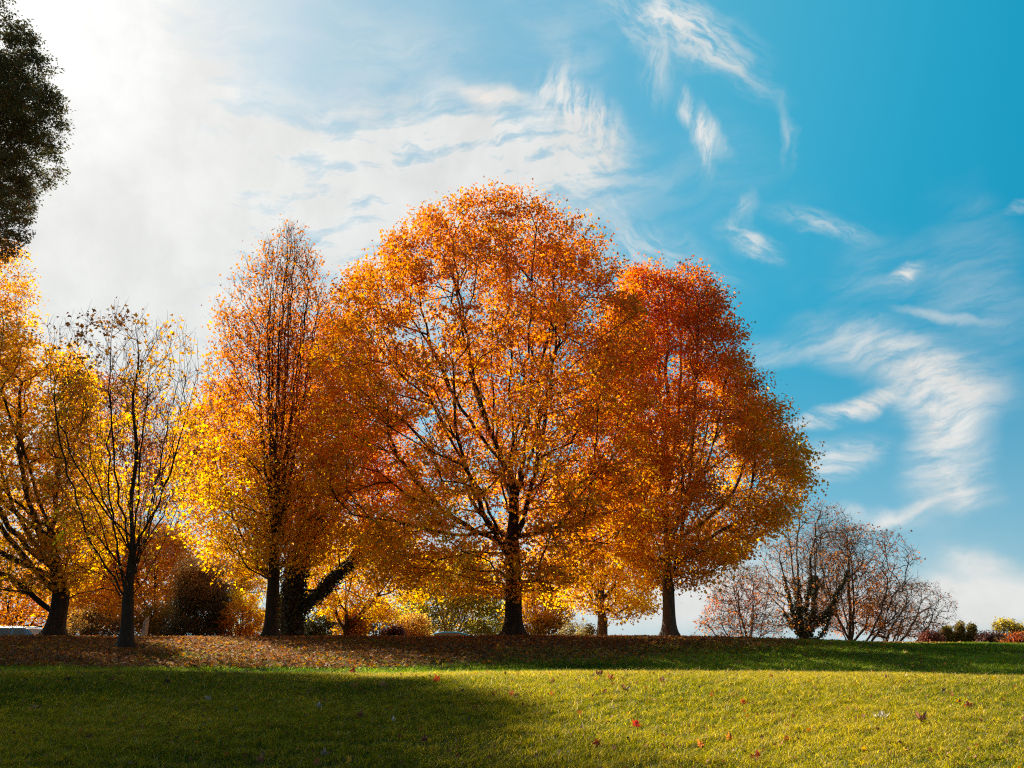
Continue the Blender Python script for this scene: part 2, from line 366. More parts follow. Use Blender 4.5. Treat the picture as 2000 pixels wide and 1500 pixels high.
# thin scatter over the near lawn
n_ = 3200; y = 4.2 + 8 * r.uniform(0, 1, n_); x = (.66 * y + .6) * r.uniform(-1, 1, n_)
P = np.stack([x, y, H(x, y) + r.uniform(.02, .05, n_)], 1)
c = pal[r.choice(6, n_, p=[.3, .3, .06, .04, .2, .1])] * r.uniform(.5, 1.2, (n_, 1))
Bq = leaves(P, r.normal(size=(n_, 3)) * [1, 1, .5], r.normal(size=(n_, 3)) + [0, 0, .8], r.uniform(.012, .04, n_) * (1 + .5 * (r.uniform(0, 1, n_) > .9)), c)
v_, l_, t_, c_ = joinG([A, Bq])
tag(mesh_np("fallen_leaves", v_, l_, t_, MLITTER, c_), label="litter of brown and orange fallen leaves covering the bank", cat="fallen leaves", kind='stuff')

# ------------------------------------------------------------------ trees
def frame(d):
    up = np.where(np.abs(d[:, 2:3]) > .92, np.array([[1., .1, 0]]), np.array([[0., .1, 1.]]))
    a = unit(np.cross(d, up)); return a, np.cross(d, a)
def tubes(P0_, P1_, r0, r1, d0, d1, sides):
    k = len(P0_); th = np.arange(sides) * 2 * np.pi / sides
    a0, b0 = frame(d0); a1, b1 = frame(d1)
    c, s = np.cos(th)[None, :, None], np.sin(th)[None, :, None]
    A = P0_[:, None] + r0[:, None, None] * (c * a0[:, None] + s * b0[:, None])
    Bb = P1_[:, None] + r1[:, None, None] * (c * a1[:, None] + s * b1[:, None])
    V = np.concatenate([A, Bb], 1).reshape(-1, 3)
    j = np.arange(sides); jn = (j + 1) % sides
    f = np.stack([j, jn, jn + sides, j + sides], 1).ravel()
    loops = ((np.arange(k) * 2 * sides)[:, None] + f[None]).ravel()
    return V, loops, np.full(k * sides, 4)
def joinT(parts):
    off = 0; VV, LL, TT = [], [], []
    for v, l, t_ in parts:
        if len(v) == 0: continue
        VV.append(v); LL.append(l + off); TT.append(t_); off += len(v)
    return np.concatenate(VV), np.concatenate(LL), np.concatenate(TT)

def tree(name, label, base, prof, D, trunk_r, ncl, nleaf, lsize, stops, seed, fork=None, lead=.75, nscaf=7, scat=(.45, .8),
         bf=.35, clump=.22, shell=.34, spread=.30, tip=.006, twigs=2, twl=.45, lump=.22, gapn=.0, mat=None, bark=None, cat="tree",
         group=None, limbs=(), flare=1.0, T=LT, up=.25, depth=.92, parts=("trunk", "crown"), stems=1, ivy=None, droop=.5,
         hold=None, topcut=.45, thin=1.0, scw=.6, rrr=(.35, .72), alt=None, altp=0.0, bdepth=0.0, dens=None, basez=None, ywide=None):
    r = np.random.default_rng(seed)
    # silhouette of the crown, read off the photograph at this tree's distance
    rows = [p_[0] for p_ in prof]
    zt = np.array([at((p_[1] + p_[2]) / 2, p_[0], D)[2] for p_ in prof]); xl = np.array([at(p_[1], p_[0], D)[0] for p_ in prof]); xr = np.array([at(p_[2], p_[0], D)[0] for p_ in prof])
    o_ = np.argsort(zt); zt, xl, xr = zt[o_], xl[o_], xr[o_]
    zlo, zhi = zt[0], zt[-1]
    cx = lambda z: np.interp(z, zt, (xl + xr) / 2)
    rx = lambda z: np.interp(z, zt, np.maximum((xr - xl) / 2, .05) * 1.08)
    bx = at(base[0], base[1], D)[0]; bz = float(H(bx, D)) if basez is None else basez
    ymax = (rx(np.linspace(zlo, zhi, 40))).max()
    rad_y = (lambda z: rx(z) * depth) if ywide is None else (lambda z: np.minimum(rx(z) * depth, ywide))
    yc = lambda z: D + bdepth + 0 * z
    ln = SN(seed + 1, 1.6 / max(ymax, 1.0), 12); gp = SN(seed + 2, 3.8 / max(ymax, 1.2) ** .6, 14)
    # attractors: where sprays of leaves sit
    pts = []
    need = ncl
    while need > 0:
        z = r.uniform(zlo, zhi - topcut * min(1, (zhi - zlo) / 6), ncl * 4); rr = rx(z)
        kp = r.uniform(0, 1, len(z)) < (rr / rx(np.linspace(zlo, zhi, 60)).max()) ** 1.15
        z = z[kp]; th = r.uniform(0, 2 * np.pi, len(z)); u_ = r.uniform(0, 1, len(z)) ** shell
        Q = np.stack([np.cos(th), np.sin(th), 2.2 * (z - zlo) / max(zhi - zlo, 1)], 1) * ymax * 1.0
        m_ = 1 + lump * ln(Q)
        u_ = np.minimum(u_, .985)
        x_ = cx(z) + np.cos(th) * rx(z) * u_ * np.clip(m_, .75, 1.1); y_ = yc(z) + np.sin(th) * rad_y(z) * u_ * m_
        S = np.stack([x_, y_, z], 1)
        kp = gp(S) > gapn
        if dens is not None: kp &= r.uniform(0, 1, len(S)) < dens(S, (z - zlo) / (zhi - zlo))
        S = S[kp][:need]; pts.append(S); need -= len(S)
    S = np.concatenate(pts)
    if clump > 0:                       # boughs: pull the sprays towards their neighbours
        Cn = S[r.choice(len(S), max(6, len(S) // 14), replace=False)]
        di = ((S[:, None] - Cn[None]) ** 2).sum(2); nn = di.argmin(1); S = S + (Cn[nn] - S) * clump * np.array([1, 1, 1.15])
    if T is LT and D < 40 and ncl > 800:      # sprigs that stick out of the outline
        kk_ = r.choice(len(S), len(S) // 14, replace=False)
        ov = unit(np.stack([S[kk_, 0] - cx(S[kk_, 2]), S[kk_, 1] - D - bdepth, (S[kk_, 2] - zlo - .3 * (zhi - zlo)) * .8], 1))
        rel = np.abs(S[kk_, 0] - cx(S[kk_, 2])) / rx(S[kk_, 2])
        S[kk_] += ov * (r.uniform(.1, .75, len(kk_)) * np.clip(rel, .4, 1))[:, None]
    # skeleton
    fork = fork if fork is not None else max(.25 * (zhi - bz), 1)
    nodes, par, wgt = [], [], []
    def chain(start, pts_, w=0.0):
        pr = start
        for q_ in pts_:
            nodes.append(np.array(q_, float)); par.append(pr); wgt.append(w); pr = len(nodes) - 1
        return pr
    roots = []
    seg = .35 if zhi - bz > 7 else .2
    for s_ in range(stems):
        ox, oy = (0, 0) if stems == 1 else (r.uniform(-.35, .35) * ymax * .5, r.uniform(-.3, .3) * ymax * .5)
        wob = r.normal(0, .05, 2)
        zz = np.arange(bz - .15, bz + fork, seg)
        tx = cx(np.array([zlo + .6 * (zhi - zlo)]))[0]
        lx = (tx - bx) * .04 if stems == 1 else ox * .6
        lst = [(bx + ox * .5 + lx * (max(z - bz, 0) / max(fork, .1)) ** 1.4 + wob[0] * math.sin(z * 1.3), D + oy * .5 + wob[1] * math.sin(z * 1.1 + 1), z) for z in zz]
        e = chain(-1, lst); roots.append((e - len(lst) + 1, e))
        # leader
        zl = zlo + lead * (zhi - zlo)
        if lead > 0 and zl > zz[-1]:
            p0 = nodes[e]; kk = max(3, int((zl - p0[2]) / .4)); ex, ey = cx(zl) + ox + r.normal(0, .1) * ymax * .4, D + oy + bdepth + r.normal(0, .1) * ymax * .3
            chain(e, [(p0[0] + (ex - p0[0]) * (i_ / kk) ** 1.2 + .07 * math.sin(i_ * .9 + seed), p0[1] + (ey - p0[1]) * (i_ / kk) + .07 * math.cos(i_ * .8), p0[2] + (zl - p0[2]) * i_ / kk) for i_ in range(1, kk + 1)], .3)
    tn = list(range(len(nodes)))
    for k_ in range(nscaf):
        th = 2 * np.pi * (k_ + r.uniform(-.25, .25)) / nscaf + seed
        cand = [i_ for i_ in tn if nodes[i_][2] > bz + fork * .82 and nodes[i_][2] < bz + fork + .22 * (zhi - zlo)] or tn
        st = cand[r.integers(len(cand))]
        zf = r.uniform(*scat); zt_ = zlo + zf * (zhi - zlo); rr_ = r.uniform(*rrr)
        tgt = np.array([cx(zt_) + math.cos(th) * rx(zt_) * rr_, D + bdepth + math.sin(th) * rad_y(zt_) * rr_, zt_])
        p0 = nodes[st]; dh = tgt - p0
        p1 = p0 + np.array([dh[0] * .75, dh[1] * .75, dh[2] * .35])
        kk = max(4, int(np.linalg.norm(dh) / .42))
        ll = []
        for i_ in range(1, kk + 1):
            u_ = i_ / kk; q_ = (1 - u_) ** 2 * p0 + 2 * u_ * (1 - u_) * p1 + u_ * u_ * tgt + r.normal(0, .035, 3)
            ll.append(q_)
        chain(st, ll, scw)
    for lb in limbs:            # limbs seen in the photograph: px, row, depth offset
        pp = [np.array(at(a_, b_, D + c__)) for a_, b_, c__ in lb]
        d_ = [np.linalg.norm(nodes[i_] - pp[0]) for i_ in tn]; st = tn[int(np.argmin(d_))]
        ll = []
        prev = nodes[st]
        for q_ in pp:
            kk = max(1, int(np.linalg.norm(q_ - prev) / .35))
            for i_ in range(1, kk + 1): ll.append(prev + (q_ - prev) * i_ / kk + r.normal(0, .02, 3))
            prev = q_
        chain(st, ll, 1.6)
    K0 = len(nodes); n_tot = K0 + len(S)
    PP = np.zeros((n_tot, 3)); PP[:K0] = nodes; PP[K0:] = S
    PR = np.full(n_tot, -1); PR[:K0] = par
    Dr = np.zeros((n_tot, 3)); plen = np.zeros(n_tot)
    for i_ in range(K0):
        if PR[i_] >= 0:
            v_ = PP[i_] - PP[PR[i_]]; l_ = np.linalg.norm(v_) + 1e-9; Dr[i_] = v_ / l_; plen[i_] = plen[PR[i_]] + l_ * .6
        else: Dr[i_] = (0, 0, 1)
    best = np.full(len(S), 1e9); bp = np.zeros(len(S), int)
    alive = np.ones(len(S), bool)
    def relax(i_):
        v_ = S - PP[i_]; d = np.linalg.norm(v_, axis=1) + 1e-6; u_ = v_ / d[:, None]
        cost = d * (1 + .9 * (1 - u_ @ Dr[i_]) + up * 2.2 * np.maximum(0, .15 - u_[:, 2])) + bf * plen[i_]
        m_ = (cost < best) & alive; best[m_] = cost[m_]; bp[m_] = i_
    usable = [i_ for i_ in range(K0) if PP[i_][2] > bz + fork * .75 or i_ not in tn]
    for i_ in usable: relax(i_)
    order = list(range(K0))
    for _ in range(len(S)):
        j_ = int(np.argmin(np.where(alive, best, 1e12))); alive[j_] = False
        g_ = K0 + j_; PR[g_] = bp[j_]; v_ = PP[g_] - PP[PR[g_]]; l_ = np.linalg.norm(v_) + 1e-9
        dd = v_ / l_ * .65 + Dr[PR[g_]] * .35; Dr[g_] = dd / np.linalg.norm(dd); plen[g_] = plen[PR[g_]] + l_
        order.append(g_); relax(g_)
    w = np.ones(n_tot); w[:K0] = np.array(wgt)
    for g_ in reversed(order):
        if PR[g_] >= 0: w[PR[g_]] += w[g_]
    wmax = max(w[e] for _, e in roots) if stems > 1 else w[roots[0][1]]
    ex_ = math.log(max(trunk_r / tip, 1.5)) / math.log(max(wmax, 3))
    rad = tip * np.maximum(w, 1) ** ex_
    rad = np.minimum(rad, trunk_r)
    rad[len(tn):] = np.maximum(rad[len(tn):] * thin, tip * .9)
    root = link(bpy.data.objects.new(name, None)); root.location = (bx, D, bz)
    off = np.array([bx, D, bz])
    tag(root, label, cat, group)
    # wood
    segs = [g_ for g_ in range(n_tot) if PR[g_] >= 0]
    intr = set()
    for s_, e_ in roots: intr |= set(range(s_ + 1, e_ + 1))
    segs = np.array([g_ for g_ in segs if g_ not in intr])
    pa = PR[segs]; r1 = rad[segs]; r0 = np.minimum(rad[pa], r1 * 1.35); d1 = unit(PP[segs] - PP[pa])
    pd = np.where((rad[pa] < r1 * 1.5)[:, None], Dr[pa], d1)
    nd = unit(d1 + 0)
    outw = []
    for lo_, hi_, sd_ in ((0, .016, 3), (.016, .06, 5), (.06, 9, 9)):
        m_ = (r1 >= lo_) & (r1 < hi_)
        if m_.any(): outw.append(tubes(PP[pa][m_] - off, PP[segs][m_] - off, r0[m_], r1[m_], unit(pd[m_]), nd[m_], sd_))
    # trunk(s): ribbed bole with a root flare
    for s_, e_ in roots:
        idx_ = np.arange(s_, e_ + 1); zz = np.linspace(PP[s_][2], PP[e_][2] + .05, max(10, int((PP[e_][2] - PP[s_][2]) / .12)))
        X_ = np.interp(zz, PP[idx_][:, 2], PP[idx_][:, 0]); Y_ = np.interp(zz, PP[idx_][:, 2], PP[idx_][:, 1])
        sd_ = 26; th = np.arange(sd_) * 2 * np.pi / sd_
        hh = np.maximum(zz - bz, 0)[:, None]
        rb = trunk_r if stems == 1 else rad[e_]
        ph = r.uniform(0, 6.28, 3)
        R_ = rb * (1.06 - .10 * hh / max(fork, .5)) * (1 + flare * (.85 * np.exp(-hh / .2) + .15 * np.exp(-hh / .8)) * (1 + .38 * np.sin(5 * th + ph[0]) + .2 * np.sin(3 * th + ph[1])) + .035 * np.sin(9 * th + ph[2] + hh * .5) + .02 * np.sin(17 * th + hh * 2))
        Vt = np.stack([X_[:, None] + R_ * np.cos(th), Y_[:, None] + R_ * np.sin(th), np.broadcast_to(zz[:, None], R_.shape)], -1).reshape(-1, 3) - off
        ii = np.arange(len(zz) * sd_).reshape(len(zz), sd_); jn = np.roll(ii, -1, 1)
        ql = np.stack([ii[:-1], jn[:-1], jn[1:], ii[1:]], -1).reshape(-1)
        outw.append((Vt, ql, np.full(len(ql) // 4, 4)))
    # twigs
    tw = []
    if twigs:
        for k_ in range(twigs):
            dirs = unit(Dr[K0:] * .8 + r.normal(0, .5, (len(S), 3)) + [0, 0, up])
            L_ = twl * r.uniform(.5, 1.2, len(S))
            tw.append((dirs, L_))
            midp = S + dirs * (L_ * .5)[:, None] + r.normal(0, .02, S.shape)
            ee = midp + unit(dirs + [0, 0, .25 * (up > .3)] + r.normal(0, .12, S.shape)) * (L_ * .5)[:, None]
            outw.append(tubes(S - off, midp - off, np.full(len(S), tip), np.full(len(S), tip * .75), dirs, dirs, 3))
            outw.append(tubes(midp - off, ee - off, np.full(len(S), tip * .75), np.full(len(S), tip * .35), dirs, dirs, 3))
    v_, l_, t_ = joinT(outw)
    mesh_np(parts[0], v_, l_, t_, bark or BARK, None, root, smooth=True)
    # leaves
    if nleaf > 0:
        dsc = 1.0
        if T is LT and nleaf >= 20: dsc = .66 if D < 40 else .60; lsize = lsize * (.97 if D < 40 else 1.05)
        elif T is LT: lsize = lsize * .95; dsc = 1.2
        cnt = np.full(len(S), nleaf * dsc, float) * np.clip(1 + .35 * r.normal(size=len(S)), .15, 2.2)
        if hold is not None: cnt = cnt * hold(S, (S[:, 2] - zlo) / (zhi - zlo), gp(S * 1.0))
        cnt = np.floor(cnt + r.uniform(0, 1, len(S))).astype(int); cnt = np.maximum(cnt, 0)
        ci = np.repeat(np.arange(len(S)), cnt); k = len(ci)
        if tw:
            wh = r.integers(0, len(tw), k); dirs = np.stack([a_ for a_, _ in tw])[wh, ci]; L_ = np.stack([b_ for _, b_ in tw])[wh, ci]
            Pq = S[ci] + dirs * (L_ * r.uniform(0, 1.05, k))[:, None]
        else: Pq = S[ci]
        Pq = Pq + r.normal(0, 1, (k, 3)) * np.array([spread, spread, spread * .45])
        # keep loose leaves inside the outline
        outv = unit(Pq - np.stack([cx(Pq[:, 2]), np.full(k, D + bdepth), Pq[:, 2] - .3], 1))
        td = outv * .55 + r.normal(0, .55, (k, 3)) + [0, 0, -droop]
        nr = r.normal(0, .6, (k, 3)) + [0, 0, .65] + outv * .35 + r.normal(0, .55, (len(S), 3))[ci]
        hf = np.clip((Pq[:, 2] - zlo) / (zhi - zlo), 0, 1) + .10 * ln(Pq * .8) + .05 * r.normal(size=len(S))[ci]
        hs_ = np.array([s_[0] for s_ in stops]); cs = np.array([s_[1] for s_ in stops])
        C = np.stack([np.interp(hf, hs_, cs[:, c__]) for c__ in range(3)], 1)
        C = C * (1 + .10 * gp(Pq * .7))[:, None] * r.uniform(.72, 1.2, (k, 1)) * np.exp(.15 * r.normal(size=(len(S), 1)))[ci]
        if alt is not None:
            m_ = r.uniform(0, 1, k) < altp * np.clip(1 + .9 * gp(Pq * .6 + 9), 0, 3); C[m_] = np.array(alt) * r.uniform(.7, 1.2, (m_.sum(), 1))
        C[:, 1] *= r.uniform(.80, 1.12, k)
        C = np.clip(C, .003, .95)
        v_, l_, t_, c_ = leaves(Pq - off, td, nr, lsize * np.clip(r.normal(.92, .24, k), .35, 1.5), C, T)
        mesh_np(parts[1], v_, l_, t_, mat or MLEAF, c_, root)
    if ivy is not None:
        ni, zmax, rmin, th_, lsz = ivy
        ok = np.array([g_ for g_ in range(n_tot) if PR[g_] >= 0 and (rad[g_] > rmin) and PP[g_][2] < bz + zmax])
        ln_ = np.linalg.norm(PP[ok] - PP[PR[ok]], axis=1) * (rad[ok] + th_); pch = ln_ / ln_.sum()
        ci = ok[r.choice(len(ok), ni, p=pch)]; u_ = r.uniform(0, 1, (ni, 1)); c0 = PP[ci] * u_ + PP[PR[ci]] * (1 - u_)
        dv = unit(r.normal(size=(ni, 3))); hfz = np.clip(1.15 - (c0[:, 2] - bz) / (zmax * 1.1), .25, 1)
        Pq = c0 + dv * (rad[ci] + th_ * r.uniform(.2, 1.1, ni) * hfz)[:, None]
        C = np.array([.022, .042, .012]) * r.uniform(.5, 1.6, (ni, 1))
        v_, l_, t_, c_ = leaves(Pq - off, r.normal(0, .5, (ni, 3)) + [0, 0, -.7], dv + r.normal(0, .4, (ni, 3)), lsz * r.uniform(.6, 1.3, ni), C, LT)
        mesh_np("ivy", v_, l_, t_, MIVY, c_, root)
    return root

RED, ORG, GLD, YEL, OLV, RUST, BRN = (.68, .18, .03), (.82, .325, .02), (.88, .45, .02), (.93, .58, .03), (.38, .31, .04), (.42, .13, .05), (.24, .115, .06)
# the great maple in the middle
tree("maple_tree", "huge domed orange maple in the middle, tallest of the group, with dark flared trunk", (1003, 1250),
     [(388, 940, 1000), (412, 895, 1065), (452, 840, 1118), (518, 780, 1178), (608, 715, 1230), (700, 680, 1265), (800, 660, 1285), (900, 650, 1295), (1000, 660, 1280), (1080, 690, 1250), (1135, 740, 1190), (1165, 860, 1090)],
     29, .27, 3600, 54, .125, [(0, YEL), (.18, GLD), (.42, ORG), (.70, (.68, .235, .022)), (1, (.68, .20, .022))], 11, fork=3.0, lead=.86, nscaf=14, scat=(.3, .85), lump=.09, clump=.16,
     alt=OLV, altp=.04, limbs=[[(985, 1060, 0), (940, 960, -.4), (880, 860, -.8), (830, 760, -1)], [(1000, 1040, 0), (880, 1045, -.8), (780, 1020, -1.4)], [(1010, 1050, 0), (1090, 1030, -.6), (1140, 960, -1)],
                              [(1005, 1000, 0), (1010, 850, .3), (1040, 700, .3)], [(990, 1000, 0), (965, 850, 0), (960, 700, 0), (965, 560, 0)]], gapn=-.85, spread=.22)
# the maple to its right
tree("maple_tree", "big orange-red maple with a stepped top and pale grey trunk, right of the tallest maple", (1308, 1245),
     [(520, 1240, 1312), (548, 1215, 1362), (572, 1205, 1380), (605, 1205, 1400), (650, 1200, 1436), (740, 1190, 1478), (800, 1180, 1525), (900, 1190, 1575), (990, 1200, 1580), (1050, 1210, 1520), (1100, 1225, 1440), (1145, 1260, 1370)],
     32, .225, 2700, 52, .13, [(0, (.88, .47, .02)), (.3, (.84, .39, .02)), (.62, (.80, .30, .025)), (.85, (.72, .23, .028)), (1, (.73, .18, .03))], 23, fork=2.2, lead=.86, nscaf=12, scat=(.3, .88), topcut=.2, lump=.16, clump=.18,
     bark=BARKG, gapn=-.95, alt=OLV, altp=.05, spread=.27, limbs=[[(1300, 1120, 0), (1260, 1080, .2), (1250, 1020, .3)], [(1310, 1110, 0), (1400, 1040, -.5), (1480, 1000, -.8)]])
# small golden maple between them
tree("maple_tree", "small golden maple with forked grey trunk between the two biggest maples", (1177, 1243),
     [(900, 1130, 1230), (960, 1090, 1270), (1040, 1070, 1290), (1120, 1060, 1290), (1170, 1090, 1285), (1215, 1180, 1270)],
     38, .22, 900, 46, .13, [(0, YEL), (.5, GLD), (1, ORG)], 35, fork=1.5, lead=.5, nscaf=7, bark=BARKG, gapn=-.8, spread=.3,
     limbs=[[(1165, 1195, 0), (1155, 1170, 0), (1140, 1130, 0)], [(1185, 1190, 0), (1195, 1150, 0), (1200, 1080, 0)]])
# narrow maple
tree("maple_tree", "tall narrow maple, spindle-shaped, bare twigs at its thin pointed top and orange leaves below", (527, 1240),
     [(432, 562, 580), (475, 534, 602), (525, 500, 628), (600, 462, 650), (700, 430, 662), (800, 425, 665), (900, 425, 665), (1000, 430, 660), (1080, 450, 640), (1130, 490, 600)],
     30, .20, 2000, 25, .115, [(0, YEL), (.15, GLD), (.32, ORG), (.6, (.62, .20, .03)), (1, (.42, .145, .03))], 41, fork=2.6, lead=.93, nscaf=22, scat=(.55, .98), shell=.6,
     up=.9, tip=.0055, twigs=3, twl=.6, clump=0, scw=.25, gapn=-1.5, bf=.5, depth=.95, hold=lambda S, h, g: np.interp(h, [0, .35, .6, .8, .95, 1], [1.3, 1.0, .75, .55, .26, .08]),
     limbs=[[(520, 1155, 0), (480, 1160, -.2), (440, 1178, -.3), (405, 1185, -.4)], [(520, 1130, 0), (505, 1120, -.2), (480, 1130, -.2), (455, 1148, -.2)]], spread=.2)
# golden skirt tree left of the narrow maple's foot
tree("maple_tree", "yellow and orange maple spreading low behind the narrow spindle-shaped maple", (536, 1243),
     [(730, 395, 440), (800, 370, 480), (880, 360, 520), (960, 365, 560), (1040, 385, 560), (1100, 410, 520), (1135, 430, 490)],
     35, .12, 900, 34, .13, [(0, YEL), (.3, (.82, .42, .03)), (.6, ORG), (1, (.56, .18, .035))], 52, fork=2.6, lead=.8, nscaf=8, gapn=-.7, spread=.28)
# ivy-covered tree
tree("ivy_covered_tree", "orange maple with a thick black ivy-clad forked trunk beside the narrow maple", (568, 1243),
     [(600, 640, 690), (660, 610, 730), (750, 570, 760), (850, 550, 790), (950, 540, 810), (1030, 550, 800), (1080, 570, 760), (1120, 590, 700)],
     34, .40, 1400, 34, .13, [(0, YEL), (.2, ORG), (.5, (.78, .25, .035)), (1, (.66, .19, .05))], 63, fork=3.0, lead=.8, nscaf=9, flare=.35,
     limbs=[[(575, 1200, 0), (610, 1170, 0), (650, 1130, 0), (690, 1095, 0), (720, 1060, 0)], [(640, 1150, 0), (665, 1140, 0), (700, 1120, -.2), (730, 1112, -.3)], [(640, 1155, 0), (670, 1148, .2), (710, 1170, .2), (745, 1180, .2)]],
     ivy=(15000, 5.2, .07, .24, .11), gapn=-.9)
# nearly bare tree in front on the left
tree("bare_maple_tree", "nearly bare tree, a fan of thin dark branches with few yellow leaves, nearest tree", (240, 1262),
     [(592, 225, 345), (640, 140, 360), (700, 118, 405), (780, 104, 436), (860, 90, 436), (940, 92, 415), (1000, 95, 395), (1060, 110, 370), (1110, 140, 330), (1140, 180, 300)],
     22.5, .145, 1050, 5.0, .12, [(0, YEL), (.5, (.76, .44, .03)), (.9, (.55, .25, .05)), (1, (.45, .18, .06))], 74, fork=1.5, lead=.9, nscaf=18, scat=(.5, .98), shell=.7,
     up=.5, rrr=(.6, 1.25), clump=0, thin=.72, scw=.08, topcut=.8, tip=.005, twigs=2, twl=.55, bf=.45, spread=.10, gapn=-2, bark=BARK, hold=lambda S, h, g: np.clip(g * 1.1 - .1, 0, 3) * np.interp(h, [0, .4, .7, 1], [.8, 1.5, .7, .5]) + .05,
     limbs=[[(240, 1180, 0), (215, 1130, 0), (165, 1110, -.3), (110, 1085, -.5)], [(240, 1170, 0), (275, 1158, 0), (330, 1130, 0), (385, 1080, -.2)], [(240, 1160, 0), (200, 1148, .2), (160, 1165, .3), (110, 1170, .3)],
            [(240, 1150, 0), (215, 1080, 0), (180, 1030, 0), (130, 1000, 0)], [(240, 1145, 0), (290, 1060, 0), (350, 980, 0)]])
# yellow maple at the left edge
tree("maple_tree", "yellow maple with a short thick trunk and low spreading limbs at the left edge", (108, 1243),
     [(610, -60, 60), (640, -110, 100), (700, -170, 135), (780, -230, 155), (870, -250, 175), (960, -250, 190), (1050, -200, 200), (1110, -120, 190), (1165, 20, 170)],
     31, .29, 2100, 42, .13, [(0, (.72, .44, .03)), (.25, (.90, .50, .025)), (.6, (.86, .40, .02)), (1, (.76, .30, .025))], 85, fork=1.7, lead=.8, nscaf=10, gapn=-.62, spread=.27,
     limbs=[[(100, 1195, 0), (60, 1160, -.2), (20, 1125, -.4), (-40, 1105, -.6)], [(115, 1185, 0), (150, 1160, 0), (200, 1148, -.2), (240, 1142, -.3)]], alt=OLV, altp=.10)
tree("maple_tree", "orange-gold maple crown rising under the dark oak at the far left edge", (-150, 1243),
     [(455, -110, 15), (500, -180, 35), (560, -260, 42), (620, -300, 48), (700, -320, 40), (850, -330, 20), (1000, -300, 0)],
     42, .26, 1500, 40, .14, [(0, GLD), (.5, (.86, .38, .03)), (1, (.84, .36, .03))], 96, fork=2.4, lead=.8, nscaf=8, gapn=-1.1, spread=.27, alt=OLV, altp=.06)
# the oak that shades the near lawn
tree("oak_tree", "tall dark green oak leaning in at the top left corner", (-140, 1240),
     [(-130, -300, -230), (-50, -380, -120), (0, -400, -50), (30, -410, -12), (75, -410, 58), (110, -410, 82), (140, -410, 92), (200, -410, 80), (240, -410, 88), (275, -400, 88), (305, -400, 55), (350, -400, 10), (385, -380, 30), (425, -350, 20), (470, -300, -50)],
     36.5, .42, 6000, 50, .19, [(0, (.12, .12, .035)), (.5, (.09, .10, .035)), (1, (.10, .10, .035))], 107, fork=6, lead=.8, nscaf=15, scat=(.2, .9), shell=.38, mat=MOAK, T=LO, gapn=-2.2,
     spread=.19, droop=.2, clump=.28, lump=.20, dens=lambda S, h: np.interp(h, [0, .22, .42], [.35, .5, 1]), cat="tree", alt=(.22, .12, .03), altp=.10, depth=1.15)

# ---- trees and bushes beyond the crest
bgp = "trees beyond the crest"
tree("rust_tree", "rusty purple-brown tree seen through the branches of the nearly bare tree", (250, 1240),
     [(725, 170, 230), (780, 140, 300), (850, 130, 350), (930, 120, 400), (1020, 110, 410), (1100, 110, 400), (1170, 130, 380)],
     55, .25, 1000, 44, .17, [(0, (.60, .26, .05)), (.4, (.52, .20, .05)), (1, (.28, .10, .06))], 118, fork=4, gapn=-.4, spread=.5, group=bgp, twigs=1, shell=.5)
tree("orange_tree", "orange brown tree with low boughs behind the yellow maple", (30, 1240),
     [(960, -60, 70), (1020, -110, 120), (1090, -120, 160), (1150, -130, 200), (1200, -100, 220), (1232, -60, 160)],
     52, .22, 900, 40, .16, [(0, (.80, .36, .05)), (1, (.76, .31, .04))], 129, fork=1.5, gapn=-.5, spread=.5, group=bgp, twigs=1)
tree("orange_tree", "bright orange tree standing low between the nearly bare tree and the dark evergreen", (310, 1240),
     [(1020, 270, 330), (1060, 220, 380), (1110, 180, 400), (1160, 170, 400), (1205, 150, 380), (1238, 150, 360)],
     48, .16, 900, 46, .15, [(0, (.66, .36, .04)), (.5, (.84, .42, .03)), (1, (.74, .32, .04))], 131, fork=1.2, gapn=-.4, spread=.45, group=bgp, twigs=1)
tree("evergreen_tree", "dark grey-green evergreen behind the lawn, left of the narrow maple", (395, 1243),
     [(1085, 375, 415), (1110, 355, 440), (1150, 345, 447), (1200, 338, 447), (1243, 335, 445)],
     42, .14, 900, 62, .11, [(0, (.07, .075, .035)), (.5, (.12, .11, .045)), (1, (.42, .24, .06))], 142, fork=.5, mat=MOAK, gapn=-1.5, spread=.22, group=bgp, twigs=1, T=LO)
def bush(label, px, rt, rb, xl, xr, D, cols, seed, ncl=260, nl=34, ls=.10, name="bush", stems=3, **kw):
    m = (xl + xr) / 2; w_ = (xr - xl) / 2; sp = .16; fk = .5
    rb = rb + 10
    pr = [(rt, m - w_ * .25, m + w_ * .3), (rt + (rb - rt) * .2, m - w_ * .65, m + w_ * .7), (rt + (rb - rt) * .55, xl, xr), (rb, m - w_ * .85, m + w_ * .85)]
    if name == 'small_tree' and w_ < 20:
        sp = .09; fk = .15; h_ = rb - rt; pr = [(rt, m - 1, m + 1), (rt + h_ * .3, m - w_ * .45, m + w_ * .4), (rt + h_ * .65, xl + 2, xr - 2), (rb, m - w_ * .6, m + w_ * .6)]
    kw.setdefault('group', "bushes beyond the crest")
    return tree(name, label, (px, 1243), pr, D, .05, ncl, nl, ls, cols, seed, fork=fk, lead=.6, nscaf=4, stems=stems, spread=sp, twigs=1, twl=sp * 2, cat="bush", parts=("stem", "foliage"), tip=.007, flare=.2, lump=.22, shell=.5, **kw)
bush("dark brown olive bush right of the thick trunk at the left edge", 175, 1185, 1246, 125, 228, 43, [(0, (.18, .12, .04)), (1, (.42, .22, .05))], 201)
bush("dull olive brown bush just behind the stone marker", 310, 1175, 1246, 262, 352, 44, [(0, (.26, .18, .04)), (1, (.58, .32, .05))], 202)
bush("golden bush with leaves down to the lawn, left of the narrow maple's foot", 465, 1150, 1246, 438, 512, 42, [(0, (.62, .30, .06)), (1, YEL)], 203, gapn=-.6)
